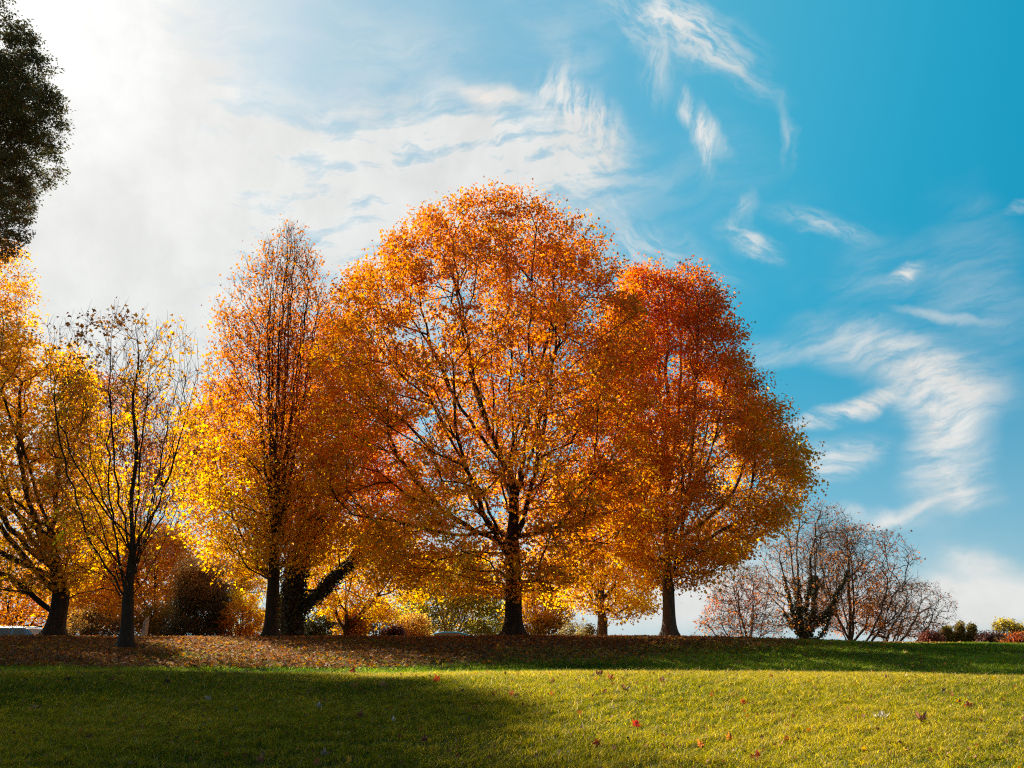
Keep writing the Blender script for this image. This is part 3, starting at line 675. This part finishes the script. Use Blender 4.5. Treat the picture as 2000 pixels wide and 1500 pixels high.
bush("yellow tree-like bush glowing left of the narrow maple's trunk", 480, 1075, 1230, 432, 530, 48, [(0, YEL), (1, (.76, .40, .04))], 204, ncl=420, nl=40, name="shrub")
bush("light olive bush between the two dark trunks", 548, 1160, 1246, 528, 566, 43, [(0, (.30, .25, .06)), (1, (.42, .30, .06))], 205)
bush("low dark green bush right of the ivy-clad trunk", 625, 1192, 1246, 588, 665, 42, [(0, (.07, .09, .02)), (1, (.15, .14, .03))], 206, mat=MOAK)
bush("dark green bush in the gap between ivy-clad trunk and tallest maple", 735, 1165, 1244, 692, 762, 46, [(0, (.09, .10, .03)), (1, (.17, .16, .04))], 207, mat=MOAK)
bush("golden orange bush beside the dark green bush", 692, 1188, 1248, 655, 718, 41, [(0, (.50, .26, .05)), (1, (.74, .42, .05))], 208)
bush("low purple brown bush on the crest behind the dark green bush", 758, 1225, 1247, 738, 782, 40, [(0, (.09, .05, .07)), (1, (.13, .07, .08))], 209, ncl=120)
bush("pale yellow orange bush left of the green-yellow tree", 797, 1195, 1247, 770, 830, 42, [(0, (.60, .36, .07)), (1, (.62, .40, .10))], 210, gapn=-.5)
tree("maple_tree", "golden maple filling the gap right of the ivy-clad trunk", (690, 1243),
     [(1000, 640, 740), (1060, 600, 800), (1120, 590, 830), (1170, 600, 820), (1215, 640, 760)],
     40, .10, 800, 34, .13, [(0, YEL), (1, (.76, .38, .03))], 153, fork=1.2, gapn=-.3, spread=.3, group=bgp, twigs=1, stems=2)
tree("green_yellow_tree", "round green and yellow many-stemmed tree left of the tallest maple's trunk", (880, 1246),
     [(1070, 850, 920), (1100, 815, 950), (1150, 795, 978), (1200, 788, 988), (1240, 800, 985)],
     50, .06, 1300, 38, .13, [(0, (.34, .30, .04)), (.5, (.28, .26, .035)), (1, (.55, .42, .04))], 164, fork=.8, gapn=-.75, spread=.28, group=bgp, twigs=1, stems=6, alt=YEL, altp=.22)
tree("golden_tree", "small bright golden tree close behind the tallest maple's trunk", (1060, 1246),
     [(1130, 1030, 1070), (1160, 1005, 1100), (1200, 1000, 1112), (1240, 1010, 1105)],
     45, .06, 480, 36, .12, [(0, (.42, .30, .05)), (.4, (.74, .42, .04)), (1, YEL)], 175, fork=.7, gapn=-.5, spread=.24, group=bgp, twigs=1, stems=3)
bush("small grey-green bush on the crest left of the forked golden maple", 1120, 1222, 1248, 1098, 1135, 40, [(0, (.15, .13, .06)), (1, (.20, .16, .06))], 211, ncl=60, nl=16, gapn=-.2)
bush("small olive bush with an orange tuft touching the forked golden maple's trunk", 1150, 1222, 1248, 1134, 1163, 39, [(0, (.60, .26, .06)), (.5, (.22, .18, .06)), (1, (.18, .16, .06))], 212, ncl=70, nl=16, gapn=-.2)
# half-bare trees to the right
half = "half-bare trees on the right"
def barehold(a, b): return lambda S, h, g: np.clip(.55 + .9 * g, 0, 3) * np.interp(h, [0, 1], [a, b])
PNK = (.36, .15, .04)
tree("half_bare_tree", "small half-bare tree with pinkish leaves, leftmost of the half-bare trees", (1458, 1250),
     [(1095, 1430, 1470), (1130, 1395, 1500), (1170, 1365, 1520), (1210, 1352, 1530), (1246, 1360, 1530)],
     52, .11, 1300, 2.6, .135, [(0, PNK), (.5, (.40, .15, .06)), (1, (.26, .12, .06))], 186, fork=.6, lead=.6, nscaf=6, scat=(.15, .8),  shell=.6, tip=.0062, twigs=2, twl=.5, spread=.16,
     up=.12, bf=.12, rrr=(.5, .9), clump=.15, gapn=-2, bark=BARKT, group=half, hold=barehold(1.5, .4))
tree("half_bare_tree", "half-bare tree with several ivy-clad stems, tallest of the half-bare trees", (1565, 1250),
     [(975, 1585, 1620), (1010, 1540, 1650), (1060, 1500, 1665), (1120, 1480, 1670), (1180, 1480, 1670), (1230, 1490, 1650)],
     54, .26, 2300, 1.7, .135, [(0, (.36, .15, .04)), (.5, (.26, .11, .04)), (1, (.20, .09, .04))], 197, fork=.8, lead=.8, nscaf=6, scat=(.2, .85),  shell=.6, tip=.0062, twigs=2, twl=.5, spread=.2,
     up=.2, bf=.15, rrr=(.5, .9), clump=.15, gapn=-2, bark=BARKT, ivy=(9000, 6.4, .045, .22, .15), group=half, hold=barehold(1.4, .8), flare=.4,
     limbs=[[(1565, 1230, 0), (1560, 1150, 0), (1556, 1060, 0), (1562, 1020, 0)], [(1560, 1235, 0), (1540, 1160, 0), (1522, 1090, 0)], [(1560, 1235, 0), (1520, 1180, .3), (1490, 1150, .3)], [(1570, 1235, 0), (1600, 1200, 0), (1640, 1170, -.3)]])
tree("half_bare_tree", "rounded half-bare tree with rust-red leaves right of the ivy-clad stems", (1658, 1250),
     [(1015, 1590, 1650), (1050, 1580, 1740), (1080, 1575, 1762), (1130, 1570, 1770), (1180, 1575, 1770), (1235, 1600, 1740)],
     56, .20, 2500, 2.3, .135, [(0, (.50, .18, .03)), (.4, (.42, .15, .035)), (.8, (.26, .10, .04)), (1, (.16, .09, .05))], 208, fork=1.0, lead=.8, nscaf=7, scat=(.15, .85), shell=.6, tip=.0062, twigs=2, twl=.5, spread=.2,
     up=.08, bf=.12, rrr=(.5, .9), clump=.15, gapn=-2, bark=BARKT, group=half, hold=barehold(1.9, .9))
tree("half_bare_tree", "low dome-shaped half-bare tree with grey twigs, rightmost of the half-bare trees", (1700, 1252),
     [(1128, 1740, 1805), (1150, 1710, 1828), (1190, 1690, 1845), (1225, 1690, 1848), (1246, 1690, 1840)],
     58, .16, 1700, 1.4, .13, [(0, (.40, .16, .05)), (1, (.18, .10, .05))], 219, fork=.7, lead=.5, nscaf=6, scat=(.1, .8), shell=.6, tip=.0062, twigs=2, twl=.5, spread=.2,
     up=.05, bf=.12, rrr=(.5, .9), clump=.15, gapn=-2, bark=BARKT, group=half, hold=barehold(1.4, 1.0), limbs=[[(1705, 1235, 0), (1740, 1210, 0), (1780, 1170, 0), (1805, 1140, 0)], [(1705, 1240, 0), (1760, 1225, -.5), (1820, 1200, -.5)]])
fr = "small trees at the right end of the crest"
bush("pinkish low bush at the foot of the rightmost half-bare tree", 1815, 1234, 1256, 1795, 1838, 50, [(0, (.44, .16, .09)), (1, (.40, .16, .10))], 231, ncl=150, group=fr)
bush("feathery green-brown conical tree, leftmost of the three upright ones", 1850, 1222, 1256, 1836, 1864, 52, [(0, (.42, .30, .07)), (1, (.40, .34, .09))], 232, ncl=260, name="small_tree", stems=2, gapn=-2, group=fr)
bush("slim upright green-brown tree, middle and tallest of the three upright ones", 1873, 1213, 1256, 1864, 1886, 52, [(0, (.42, .30, .07)), (1, (.40, .34, .09))], 233, ncl=260, name="small_tree", stems=2, gapn=-2, group=fr)
bush("slim upright green-brown tree with a lower twin top, rightmost of the three upright ones", 1893, 1217, 1257, 1884, 1912, 52, [(0, (.42, .30, .07)), (1, (.40, .34, .09))], 234, ncl=260, name="small_tree", stems=2, gapn=-2, group=fr)
bush("low purplish brown bush left of the green-gold tree", 1935, 1238, 1260, 1912, 1962, 50, [(0, (.26, .12, .08)), (1, (.26, .12, .08))], 235, ncl=160, group=fr)
bush("round green-gold tree at the right edge", 1965, 1211, 1258, 1932, 2002, 54, [(0, (.26, .22, .04)), (1, (.40, .32, .05))], 236, ncl=420, name="small_tree", stems=3, group=fr)
bush("bright rust-red bush under the green-gold tree at the right edge", 1984, 1239, 1262, 1962, 2010, 46, [(0, (.55, .17, .06)), (1, (.55, .18, .06))], 237, ncl=260, group=fr)

# ------------------------------------------------------------------ stone marker, stick
def obj_bm(name, verts, faces, mat, parent=None, bevel=0.0, smooth=False):
    me = bpy.data.meshes.new(name); me.from_pydata([tuple(v) for v in verts], [], faces); me.update()
    if smooth: me.polygons.foreach_set('use_smooth', np.ones(len(me.polygons), dtype=bool))
    me.materials.append(mat); o_ = link(bpy.data.objects.new(name, me), parent)
    if bevel:
        b_ = o_.modifiers.new("bevel", 'BEVEL'); b_.width = bevel; b_.segments = 2; b_.limit_method = 'ANGLE'
    return o_
STONE = plain("stone", (.50, .42, .34), .85, bump=.5, var=.25, scale=14); STONED = plain("stone_panel", (.33, .27, .22), .8, bump=.3, var=.2, scale=30)
mx_, my_, _ = at(282, 1240, 30); mz_ = float(H(mx_, my_))
mk = tag(link(bpy.data.objects.new("stone_marker", None)), "pale slant-topped stone post standing on the leaf-strewn crest", "stone marker"); mk.location = (mx_, my_, mz_); mk.rotation_euler = (0, 0, R(-38))
w_, d_ = .10, .07
obj_bm("post", [(-w_, -d_, -.1), (w_, -d_, -.1), (w_, d_, -.1), (-w_, d_, -.1), (-w_ * .92, -d_ * .9, .60), (w_ * .92, -d_ * .9, .74), (w_ * .92, d_ * .9, .74), (-w_ * .92, d_ * .9, .60)],
       [(0, 3, 2, 1), (4, 5, 6, 7), (0, 1, 5, 4), (1, 2, 6, 5), (2, 3, 7, 6), (3, 0, 4, 7)], STONE, mk, .012)
obj_bm("panel", [(-.06, -.073, .30), (.055, -.073, .30), (.055, -.069, .54), (-.06, -.069, .50), (-.06, -.05, .30), (.055, -.05, .30), (.055, -.05, .54), (-.06, -.05, .50)],
       [(0, 1, 2, 3), (4, 7, 6, 5), (0, 4, 5, 1), (1, 5, 6, 2), (2, 6, 7, 3), (3, 7, 4, 0)], STONED, mk)
def stick(name, label, pts, r_, cat="stick"):
    pts = np.array(pts, float); c0 = pts[0].copy(); P_ = []
    for a_, b_ in zip(pts[:-1], pts[1:]):
        for u_ in np.linspace(0, 1, 6)[:-1]: P_.append(a_ * (1 - u_) + b_ * u_)
    P_.append(pts[-1]); P_ = np.array(P_) + np.random.default_rng(9).normal(0, r_ * .35, (len(P_), 3))
    d = np.gradient(P_, axis=0); d = unit(d); rr = r_ * np.linspace(1, .45, len(P_))
    v_, l_, t_ = tubes(P_[:-1] - c0, P_[1:] - c0, rr[:-1], rr[1:], d[:-1], d[1:], 7)
    o_ = mesh_np(name, v_, l_, t_, BARK, None, None, True); o_.location = c0
    return tag(o_, label, cat)
a1, b1 = hit(42, 1254), hit(84, 1251)
stick("fallen_branch", "thin dark branch lying on the leaves in front of the yellow maple's trunk", [(a1[0], a1[1], a1[2] + .06), ((a1[0] + b1[0]) / 2, (a1[1] + b1[1]) / 2, a1[2] + .12), (b1[0], b1[1], b1[2] + .08)], .028)

# ------------------------------------------------------------------ cars
PAINT = plain("car_paint_silver", (.20, .34, .46), .22, .75, var=.03); PAINTB = plain("car_paint_blue", (.03, .26, .50), .3, .2, var=.03)
GLASS = plain("car_glass", (.10, .16, .19), .06, 0, spec=.9); RUBBER = plain("rubber", (.02, .02, .02), .8); CHROME = plain("rail_metal", (.7, .7, .7), .25, 1.0); LAMPR = plain("lamp_red", (.4, .02, .02), .2); LAMPW = plain("lamp_clear", (.8, .8, .8), .15)
def extrude(name, prof_, hw, mat, parent, bevel=.03, hwtop=None, ztop=None, zbot=None):
    """side outline (x, z) drawn across the car's width; hw may narrow with height"""
    n_ = len(prof_); vs = []
    for sgn in (-1, 1):
        for x_, z_ in prof_:
            h_ = hw if hwtop is None else hw + (hwtop - hw) * max(0, min(1, (z_ - zbot) / (ztop - zbot)))
            vs.append((x_, sgn * h_, z_))
    fs = [tuple(range(n_ - 1, -1, -1)), tuple(range(n_, 2 * n_))] + [(i_, (i_ + 1) % n_, n_ + (i_ + 1) % n_, n_ + i_) for i_ in range(n_)]
    fs = [tuple(reversed(f_)) for f_ in fs]
    return obj_bm(name, vs, fs, mat, parent, bevel)
def car(name, label, loc, rz, paint, wagon=True):
    c_ = tag(link(bpy.data.objects.new(name, None)), label, "car", "parked cars beyond the crest"); c_.location = loc; c_.rotation_euler = (0, 0, rz)
    extrude("body", [(-2.3, .35), (-2.32, .72), (-2.2, .92), (-1.2, .98), (1.9, 1.0), (2.28, .92), (2.32, .5), (2.25, .28), (1.75, .25), (-1.9, .25)], .88, paint, c_, .06)
    if wagon: top_ = [(-1.25, .96), (-.45, 1.42), (-.2, 1.475), (1.35, 1.475), (1.62, 1.42), (2.12, .98)]; lo_w = [[(-1.02, 1.02), (-.47, 1.36), (-.12, 1.395), (-.08, 1.02)], [(.02, 1.02), (-.02, 1.40), (.86, 1.40), (.92, 1.02)], [(1.02, 1.02), (.97, 1.40), (1.42, 1.385), (1.85, 1.02)]]
    else: top_ = [(-1.25, .96), (-.5, 1.36), (-.1, 1.44), (.7, 1.44), (1.1, 1.37), (1.75, .98)]; lo_w = [[(-1.0, 1.02), (-.5, 1.31), (-.1, 1.37), (-.06, 1.02)], [(.04, 1.02), (0, 1.37), (.7, 1.37), (1.1, 1.27), (1.3, 1.02)]]
    tp = extrude("cabin", top_, .84, paint, c_, .05, .64, 1.46, .96)
    for w__ in lo_w:
        for s_ in (-1, 1):
            f_ = lambda z_: (.84 + (.64 - .84) * (z_ - .96) / .5) + .006
            vs = [(x_, s_ * f_(z_), z_) for x_, z_ in w__] + [(x_, s_ * (f_(z_) - .03), z_) for x_, z_ in w__]
            n_ = len(w__); fs = [tuple(range(n_)), tuple(range(2 * n_ - 1, n_ - 1, -1))] + [(i_, n_ + i_, n_ + (i_ + 1) % n_, (i_ + 1) % n_) for i_ in range(n_)]
            obj_bm("window", vs, fs, GLASS, c_)
    for a_, b_ in ((top_[0], top_[1]), (top_[-1], top_[-2])):
        ax, az_, bx_, bz_ = a_[0], a_[1], b_[0], b_[1]; s_ = 1 if bx_ < ax else -1
        q_ = [(ax + (bx_ - ax) * .1 + s_ * .012, -.72, az_ + (bz_ - az_) * .1 + .012), (ax + (bx_ - ax) * .1 + s_ * .012, .72, az_ + (bz_ - az_) * .1 + .012),
              (ax + (bx_ - ax) * .9 + s_ * .012, .58, az_ + (bz_ - az_) * .9 + .012), (ax + (bx_ - ax) * .9 + s_ * .012, -.58, az_ + (bz_ - az_) * .9 + .012)]
        obj_bm("windscreen", q_ + [(v[0] - s_ * .02, v[1], v[2] - .02) for v in q_], [(0, 1, 2, 3), (7, 6, 5, 4), (0, 4, 5, 1), (1, 5, 6, 2), (2, 6, 7, 3), (3, 7, 4, 0)], GLASS, c_)
    def disc(nm, x_, y_, z_, r__, w2, mat, par, sd_=28):
        th = np.arange(sd_) * 2 * np.pi / sd_
        vs = [(x_ + r__ * math.cos(t__), y_ + s_ * w2, z_ + r__ * math.sin(t__)) for s_ in (-1, 1) for t__ in th]
        fs = [tuple(range(sd_)), tuple(range(2 * sd_ - 1, sd_ - 1, -1))] + [(i_, sd_ + i_, sd_ + (i_ + 1) % sd_, (i_ + 1) % sd_) for i_ in range(sd_)]
        return obj_bm(nm, vs, fs, mat, par, .015)
    for x_ in (-1.42, 1.38):
        for s_ in (-1, 1):
            wh = disc("wheel", x_, s_ * .80, .33, .33, .105, RUBBER, c_); disc("rim", x_, s_ * .86, .33, .21, .052, CHROME, wh)
    for s_ in (-1, 1):
        if wagon:
            P_ = np.array([(-.35, s_ * .57, 1.47), (-.25, s_ * .57, 1.525), (1.35, s_ * .57, 1.525), (1.5, s_ * .57, 1.47)]); d = unit(np.gradient(P_, axis=0))
            v_, l_, t_ = tubes(P_[:-1], P_[1:], np.full(3, .016), np.full(3, .016), d[:-1], d[1:], 8)
            mesh_np("roof_rail", v_, l_, t_, CHROME, None, c_, True)
        obj_bm("headlight", [(-2.335, s_ * .55, .62), (-2.335, s_ * .82, .62), (-2.29, s_ * .84, .8), (-2.31, s_ * .55, .8), (-2.2, s_ * .55, .62), (-2.2, s_ * .82, .62), (-2.2, s_ * .84, .8), (-2.2, s_ * .55, .8)], [(0, 1, 2, 3), (7, 6, 5, 4), (0, 4, 5, 1), (1, 5, 6, 2), (2, 6, 7, 3), (3, 7, 4, 0)], LAMPW, c_)
        obj_bm("tail_light", [(2.335, s_ * .6, .62), (2.335, s_ * .84, .62), (2.30, s_ * .85, .86), (2.31, s_ * .6, .86), (2.2, s_ * .6, .62), (2.2, s_ * .84, .62), (2.2, s_ * .85, .86), (2.2, s_ * .6, .86)], [(0, 1, 2, 3), (7, 6, 5, 4), (0, 4, 5, 1), (1, 5, 6, 2), (2, 6, 7, 3), (3, 7, 4, 0)], LAMPR, c_)
    return c_
def placecar(px_end, row_top, D, label, name, paint, wagon, topx):
    x_, y_, z_ = at(px_end, row_top, D)
    return car(name, label, (x_ - topx, y_, z_ - (1.54 if wagon else 1.44)), 0, paint, wagon)
placecar(88, 1223.5, 41.5, "silver-blue estate car with roof rails showing over the crest at the left edge", "parked_car", PAINT, True, 2.1)
placecar(880, 1234.5, 43.2, "blue car of which only the roof shows over the crest", "parked_car", PAINTB, False, .3)

# ------------------------------------------------------------------ single fallen leaves on the near lawn
LM = {}
def leafmat(c):
    if c not in LM:
        m, t = newmat("dry_leaf"); n = t.nodes; L = t.links.new
        tc_ = n.new('ShaderNodeTexCoord'); no = n.new('ShaderNodeTexNoise'); no.inputs['Scale'].default_value = 30; no.inputs['Detail'].default_value = 5; L(tc_.outputs['Object'], no.inputs[0])
        r_ = n.new('ShaderNodeValToRGB'); r_.color_ramp.elements[0].position = .35; r_.color_ramp.elements[1].position = .65
        r_.color_ramp.elements[0].color = (*[v * .6 for v in c], 1); r_.color_ramp.elements[1].color = (*[min(1, v * 1.15) for v in c], 1); L(no.outputs[0], r_.inputs[0])
        d = n.new('ShaderNodeBsdfDiffuse'); tr = n.new('ShaderNodeBsdfTranslucent'); L(r_.outputs[0], d.inputs[0]); L(r_.outputs[0], tr.inputs[0])
        mx = n.new('ShaderNodeMixShader'); mx.inputs[0].default_value = .65; L(d.outputs[0], mx.inputs[1]); L(tr.outputs[0], mx.inputs[2])
        g = n.new('ShaderNodeBsdfGlossy'); g.inputs['Roughness'].default_value = .5; m2 = n.new('ShaderNodeMixShader'); m2.inputs[0].default_value = .04
        L(mx.outputs[0], m2.inputs[1]); L(g.outputs[0], m2.inputs[2]); o = n.new('ShaderNodeOutputMaterial'); L(m2.outputs[0], o.inputs[0]); LM[c] = m
    return LM[c]
OUT = [(-90, .12), (-62, .46), (-48, .44), (-28, .70), (-12, .54), (2, .62), (20, .95), (32, .72), (44, .60), (58, .56), (72, .76), (90, 1.0)]
OUT = OUT + [(180 - a, r_) for a, r_ in OUT[-2:0:-1]]
def hero(label, px, row, wpx, c, upright, curl, seed):
    r_ = np.random.default_rng(seed); x, y, z = hit(px, row + 3)
    s = .74 * wpx / FPX * math.hypot(x, y) / 1.5; curl = curl * 1.7; sx_ = r_.uniform(.7, 1.0)
    vs = [(0, 0, 0)]; m_ = len(OUT)
    for f in (.5, 1.0):
        for a, q_ in OUT:
            a = R(a); q_ = q_ * r_.uniform(.82, 1.1); xx, yy = q_ * math.cos(a) * s * f * sx_, q_ * math.sin(a) * s * f
            zz = curl * s * ((xx / s) ** 2 * .9 + (yy / s) ** 2 * .35) + r_.normal(0, .10) * s * f
            vs.append((xx, yy, zz))
    fs = [(0, 1 + i_, 1 + (i_ + 1) % m_) for i_ in range(m_)] + [(1 + i_, 1 + m_ + i_, 1 + m_ + (i_ + 1) % m_, 1 + (i_ + 1) % m_) for i_ in range(m_)]
    k0 = len(vs); w__ = .018 * s
    for t__, zz in ((-.02, 0), (-.5, .05), (-.95, .16)): vs += [(-w__, t__ * s, zz * s), (w__, t__ * s, zz * s), (0, t__ * s, zz * s + w__ * 2)]
    for a_ in (0, 3):
        for i_ in range(3): fs.append((k0 + a_ + i_, k0 + a_ + (i_ + 1) % 3, k0 + a_ + 3 + (i_ + 1) % 3, k0 + a_ + 3 + i_))
    o_ = obj_bm("maple_leaf", vs, fs, leafmat(c), smooth=False)
    o_.location = (x, y, z + .018 + .25 * s * upright); o_.rotation_euler = (R(20 + 62 * upright) + r_.normal(0, .12), r_.normal(0, .25), R(r_.uniform(-70, 70)) if upright < .5 else R(r_.uniform(-35, 35)))
    tag(o_, label, "leaf", "single fallen leaves on the near lawn")
cR, cDR, cO, cOB, cB, cT, cP, cY = (.50, .035, .015), (.26, .035, .02), (.62, .17, .025), (.42, .14, .04), (.17, .075, .035), (.40, .26, .14), (.60, .54, .46), (.70, .40, .05)
HERO = [
 ("dark red leaf standing upright on the lit ridge of lawn, left of the tallest maple", 688, 1316, 24, cDR, 1, .5),
 ("red-orange leaf standing upright on the lit ridge, right of the dark red one", 853, 1331, 22, (.50, .10, .02), 1, .4),
 ("large brown curled leaf on the ridge, below the forked golden maple", 1170, 1321, 30, cB, .2, .8),
 ("brown-orange curled leaf touching the large brown leaf on the ridge", 1193, 1328, 30, cOB, .4, .7),
 ("small rust leaf on the ridge between the large brown leaf and the grey-trunked maple", 1294, 1332, 24, cOB, .3, .4),
 ("bright red leaf in sunlit grass, the reddest leaf on the near lawn", 1242, 1421, 28, cR, .45, .3),
 ("orange leaf lying flat at the right edge of the lawn's shadow, with upturned tip", 1000, 1362, 28, cO, .25, .6),
 ("orange leaf in the half shade, upper of an overlapping pair", 912, 1377, 20, cO, .2, .4),
 ("dark rust leaf in the half shade, lower of an overlapping pair", 927, 1388, 22, (.34, .08, .03), .3, .5),
 ("flat bright orange leaf below the grey-trunked maple", 1428, 1358, 20, cO, .1, .3),
 ("small red-orange leaf just left of the flat bright orange leaf", 1393, 1362, 18, (.52, .11, .02), .4, .4),
 ("round red-orange leaf lower right of the flat bright orange leaf", 1452, 1375, 20, (.58, .12, .02), .3, .2),
 ("dark brown curled leaf in sunlit grass below the large brown pair", 1219, 1350, 26, cB, .3, .8),
 ("small dark rust leaf left of the dark brown curled leaf", 1182, 1354, 20, cOB, .3, .6),
 ("small orange leaf standing in sunlit grass right of the shadow edge", 1078, 1359, 14, cO, .7, .3),
 ("small orange-brown leaf near the ridge above the small standing orange leaf", 1080, 1334, 18, cOB, .7, .3),
 ("orange leaf held half upright by grass in the lower right lawn", 1424, 1448, 22, (.66, .22, .03), .6, .3),
 ("small red leaf right of the half upright orange leaf", 1538, 1447, 18, (.54, .07, .02), .4, .3),
 ("red leaf with a pale edge at the bottom of the photo", 1478, 1488, 32, (.50, .07, .02), .35, .6),
 ("dark red leaf above a shadowed hollow in the lower lawn", 1167, 1459, 22, cDR, .6, .4),
 ("pale pink-orange leaf right of the dark red leaf over the hollow", 1200, 1466, 18, (.60, .30, .16), .3, .4),
 ("pair-like lobed orange leaf tangled in grass left of the half upright orange one", 1369, 1462, 24, (.64, .20, .03), .7, .4),
 ("yellow-orange leaf in the bottom right lawn", 1772, 1473, 18, cY, .4, .3),
 ("large brown curled leaf in the lawn at the lower right", 1801, 1411, 28, (.28, .12, .06), .15, .9),
 ("pale dry curled leaf lying left of the large brown curled leaf at lower right", 1722, 1403, 36, cP, .05, .3),
 ("small red leaf far right below the ridge", 1893, 1382, 18, (.46, .07, .03), .5, .3),
 ("tan leaf on the ridge far right", 1733, 1328, 22, cT, .3, .6),
 ("orange leaf in deep shade at the lower left", 158, 1436, 24, (.60, .18, .03), .3, .4),
 ("dark red leaf touching the orange leaf in deep shade", 173, 1446, 26, (.24, .035, .02), .3, .5),
 ("rust-orange leaf in deep shade right of the touching pair", 236, 1412, 26, (.46, .15, .04), .5, .4),
 ("brown leaf in shade near the left edge", 68, 1388, 26, (.22, .10, .05), .3, .6),
 ("pale torn leaf in the shaded lawn, upper left of centre", 407, 1372, 24, (.46, .40, .36), .6, .7),
 ("pale grey leaf in the shaded lawn, right of the pale torn leaf", 622, 1383, 18, (.50, .48, .46), .5, .6),
 ("brown leaf standing in the shaded lawn below the dark red upright leaf", 704, 1403, 24, (.24, .10, .05), .9, .6),
 ("small white-grey leaf in shade, right of the standing brown leaf", 768, 1411, 16, (.66, .64, .62), .8, .8),
 ("dark leaf silhouetted near the ridge at far left", 131, 1330, 20, (.09, .05, .03), .5, .5),
 ("brown leaf near the ridge in front of the nearly bare tree", 218, 1332, 18, (.20, .08, .04), .5, .5),
 ("near-black curled leaf near the ridge, right of the nearly bare tree", 326, 1335, 18, (.06, .035, .02), .5, .6),
 ("orange-brown folded leaf in the shade under the dark red upright leaf", 693, 1345, 22, (.48, .17, .05), .4, .7),
 ("tan upright leaf right of the orange-brown folded leaf", 748, 1344, 22, (.40, .22, .12), .9, .6),
 ("long pale leaf sliver lying in shade near the bottom", 633, 1476, 26, (.38, .30, .22), .05, .3),
 ("brown curled leaf at the very bottom of the shaded lawn", 508, 1491, 22, (.32, .16, .09), .7, .7),
 ("dark brown leaf in the shade near the lower middle", 829, 1450, 22, (.20, .07, .05), .4, .6),
]
for i_, (lb, px, row, w__, c, u_, cu) in enumerate(HERO): hero(lb, px, row, w__, c, u_, cu, 900 + i_)
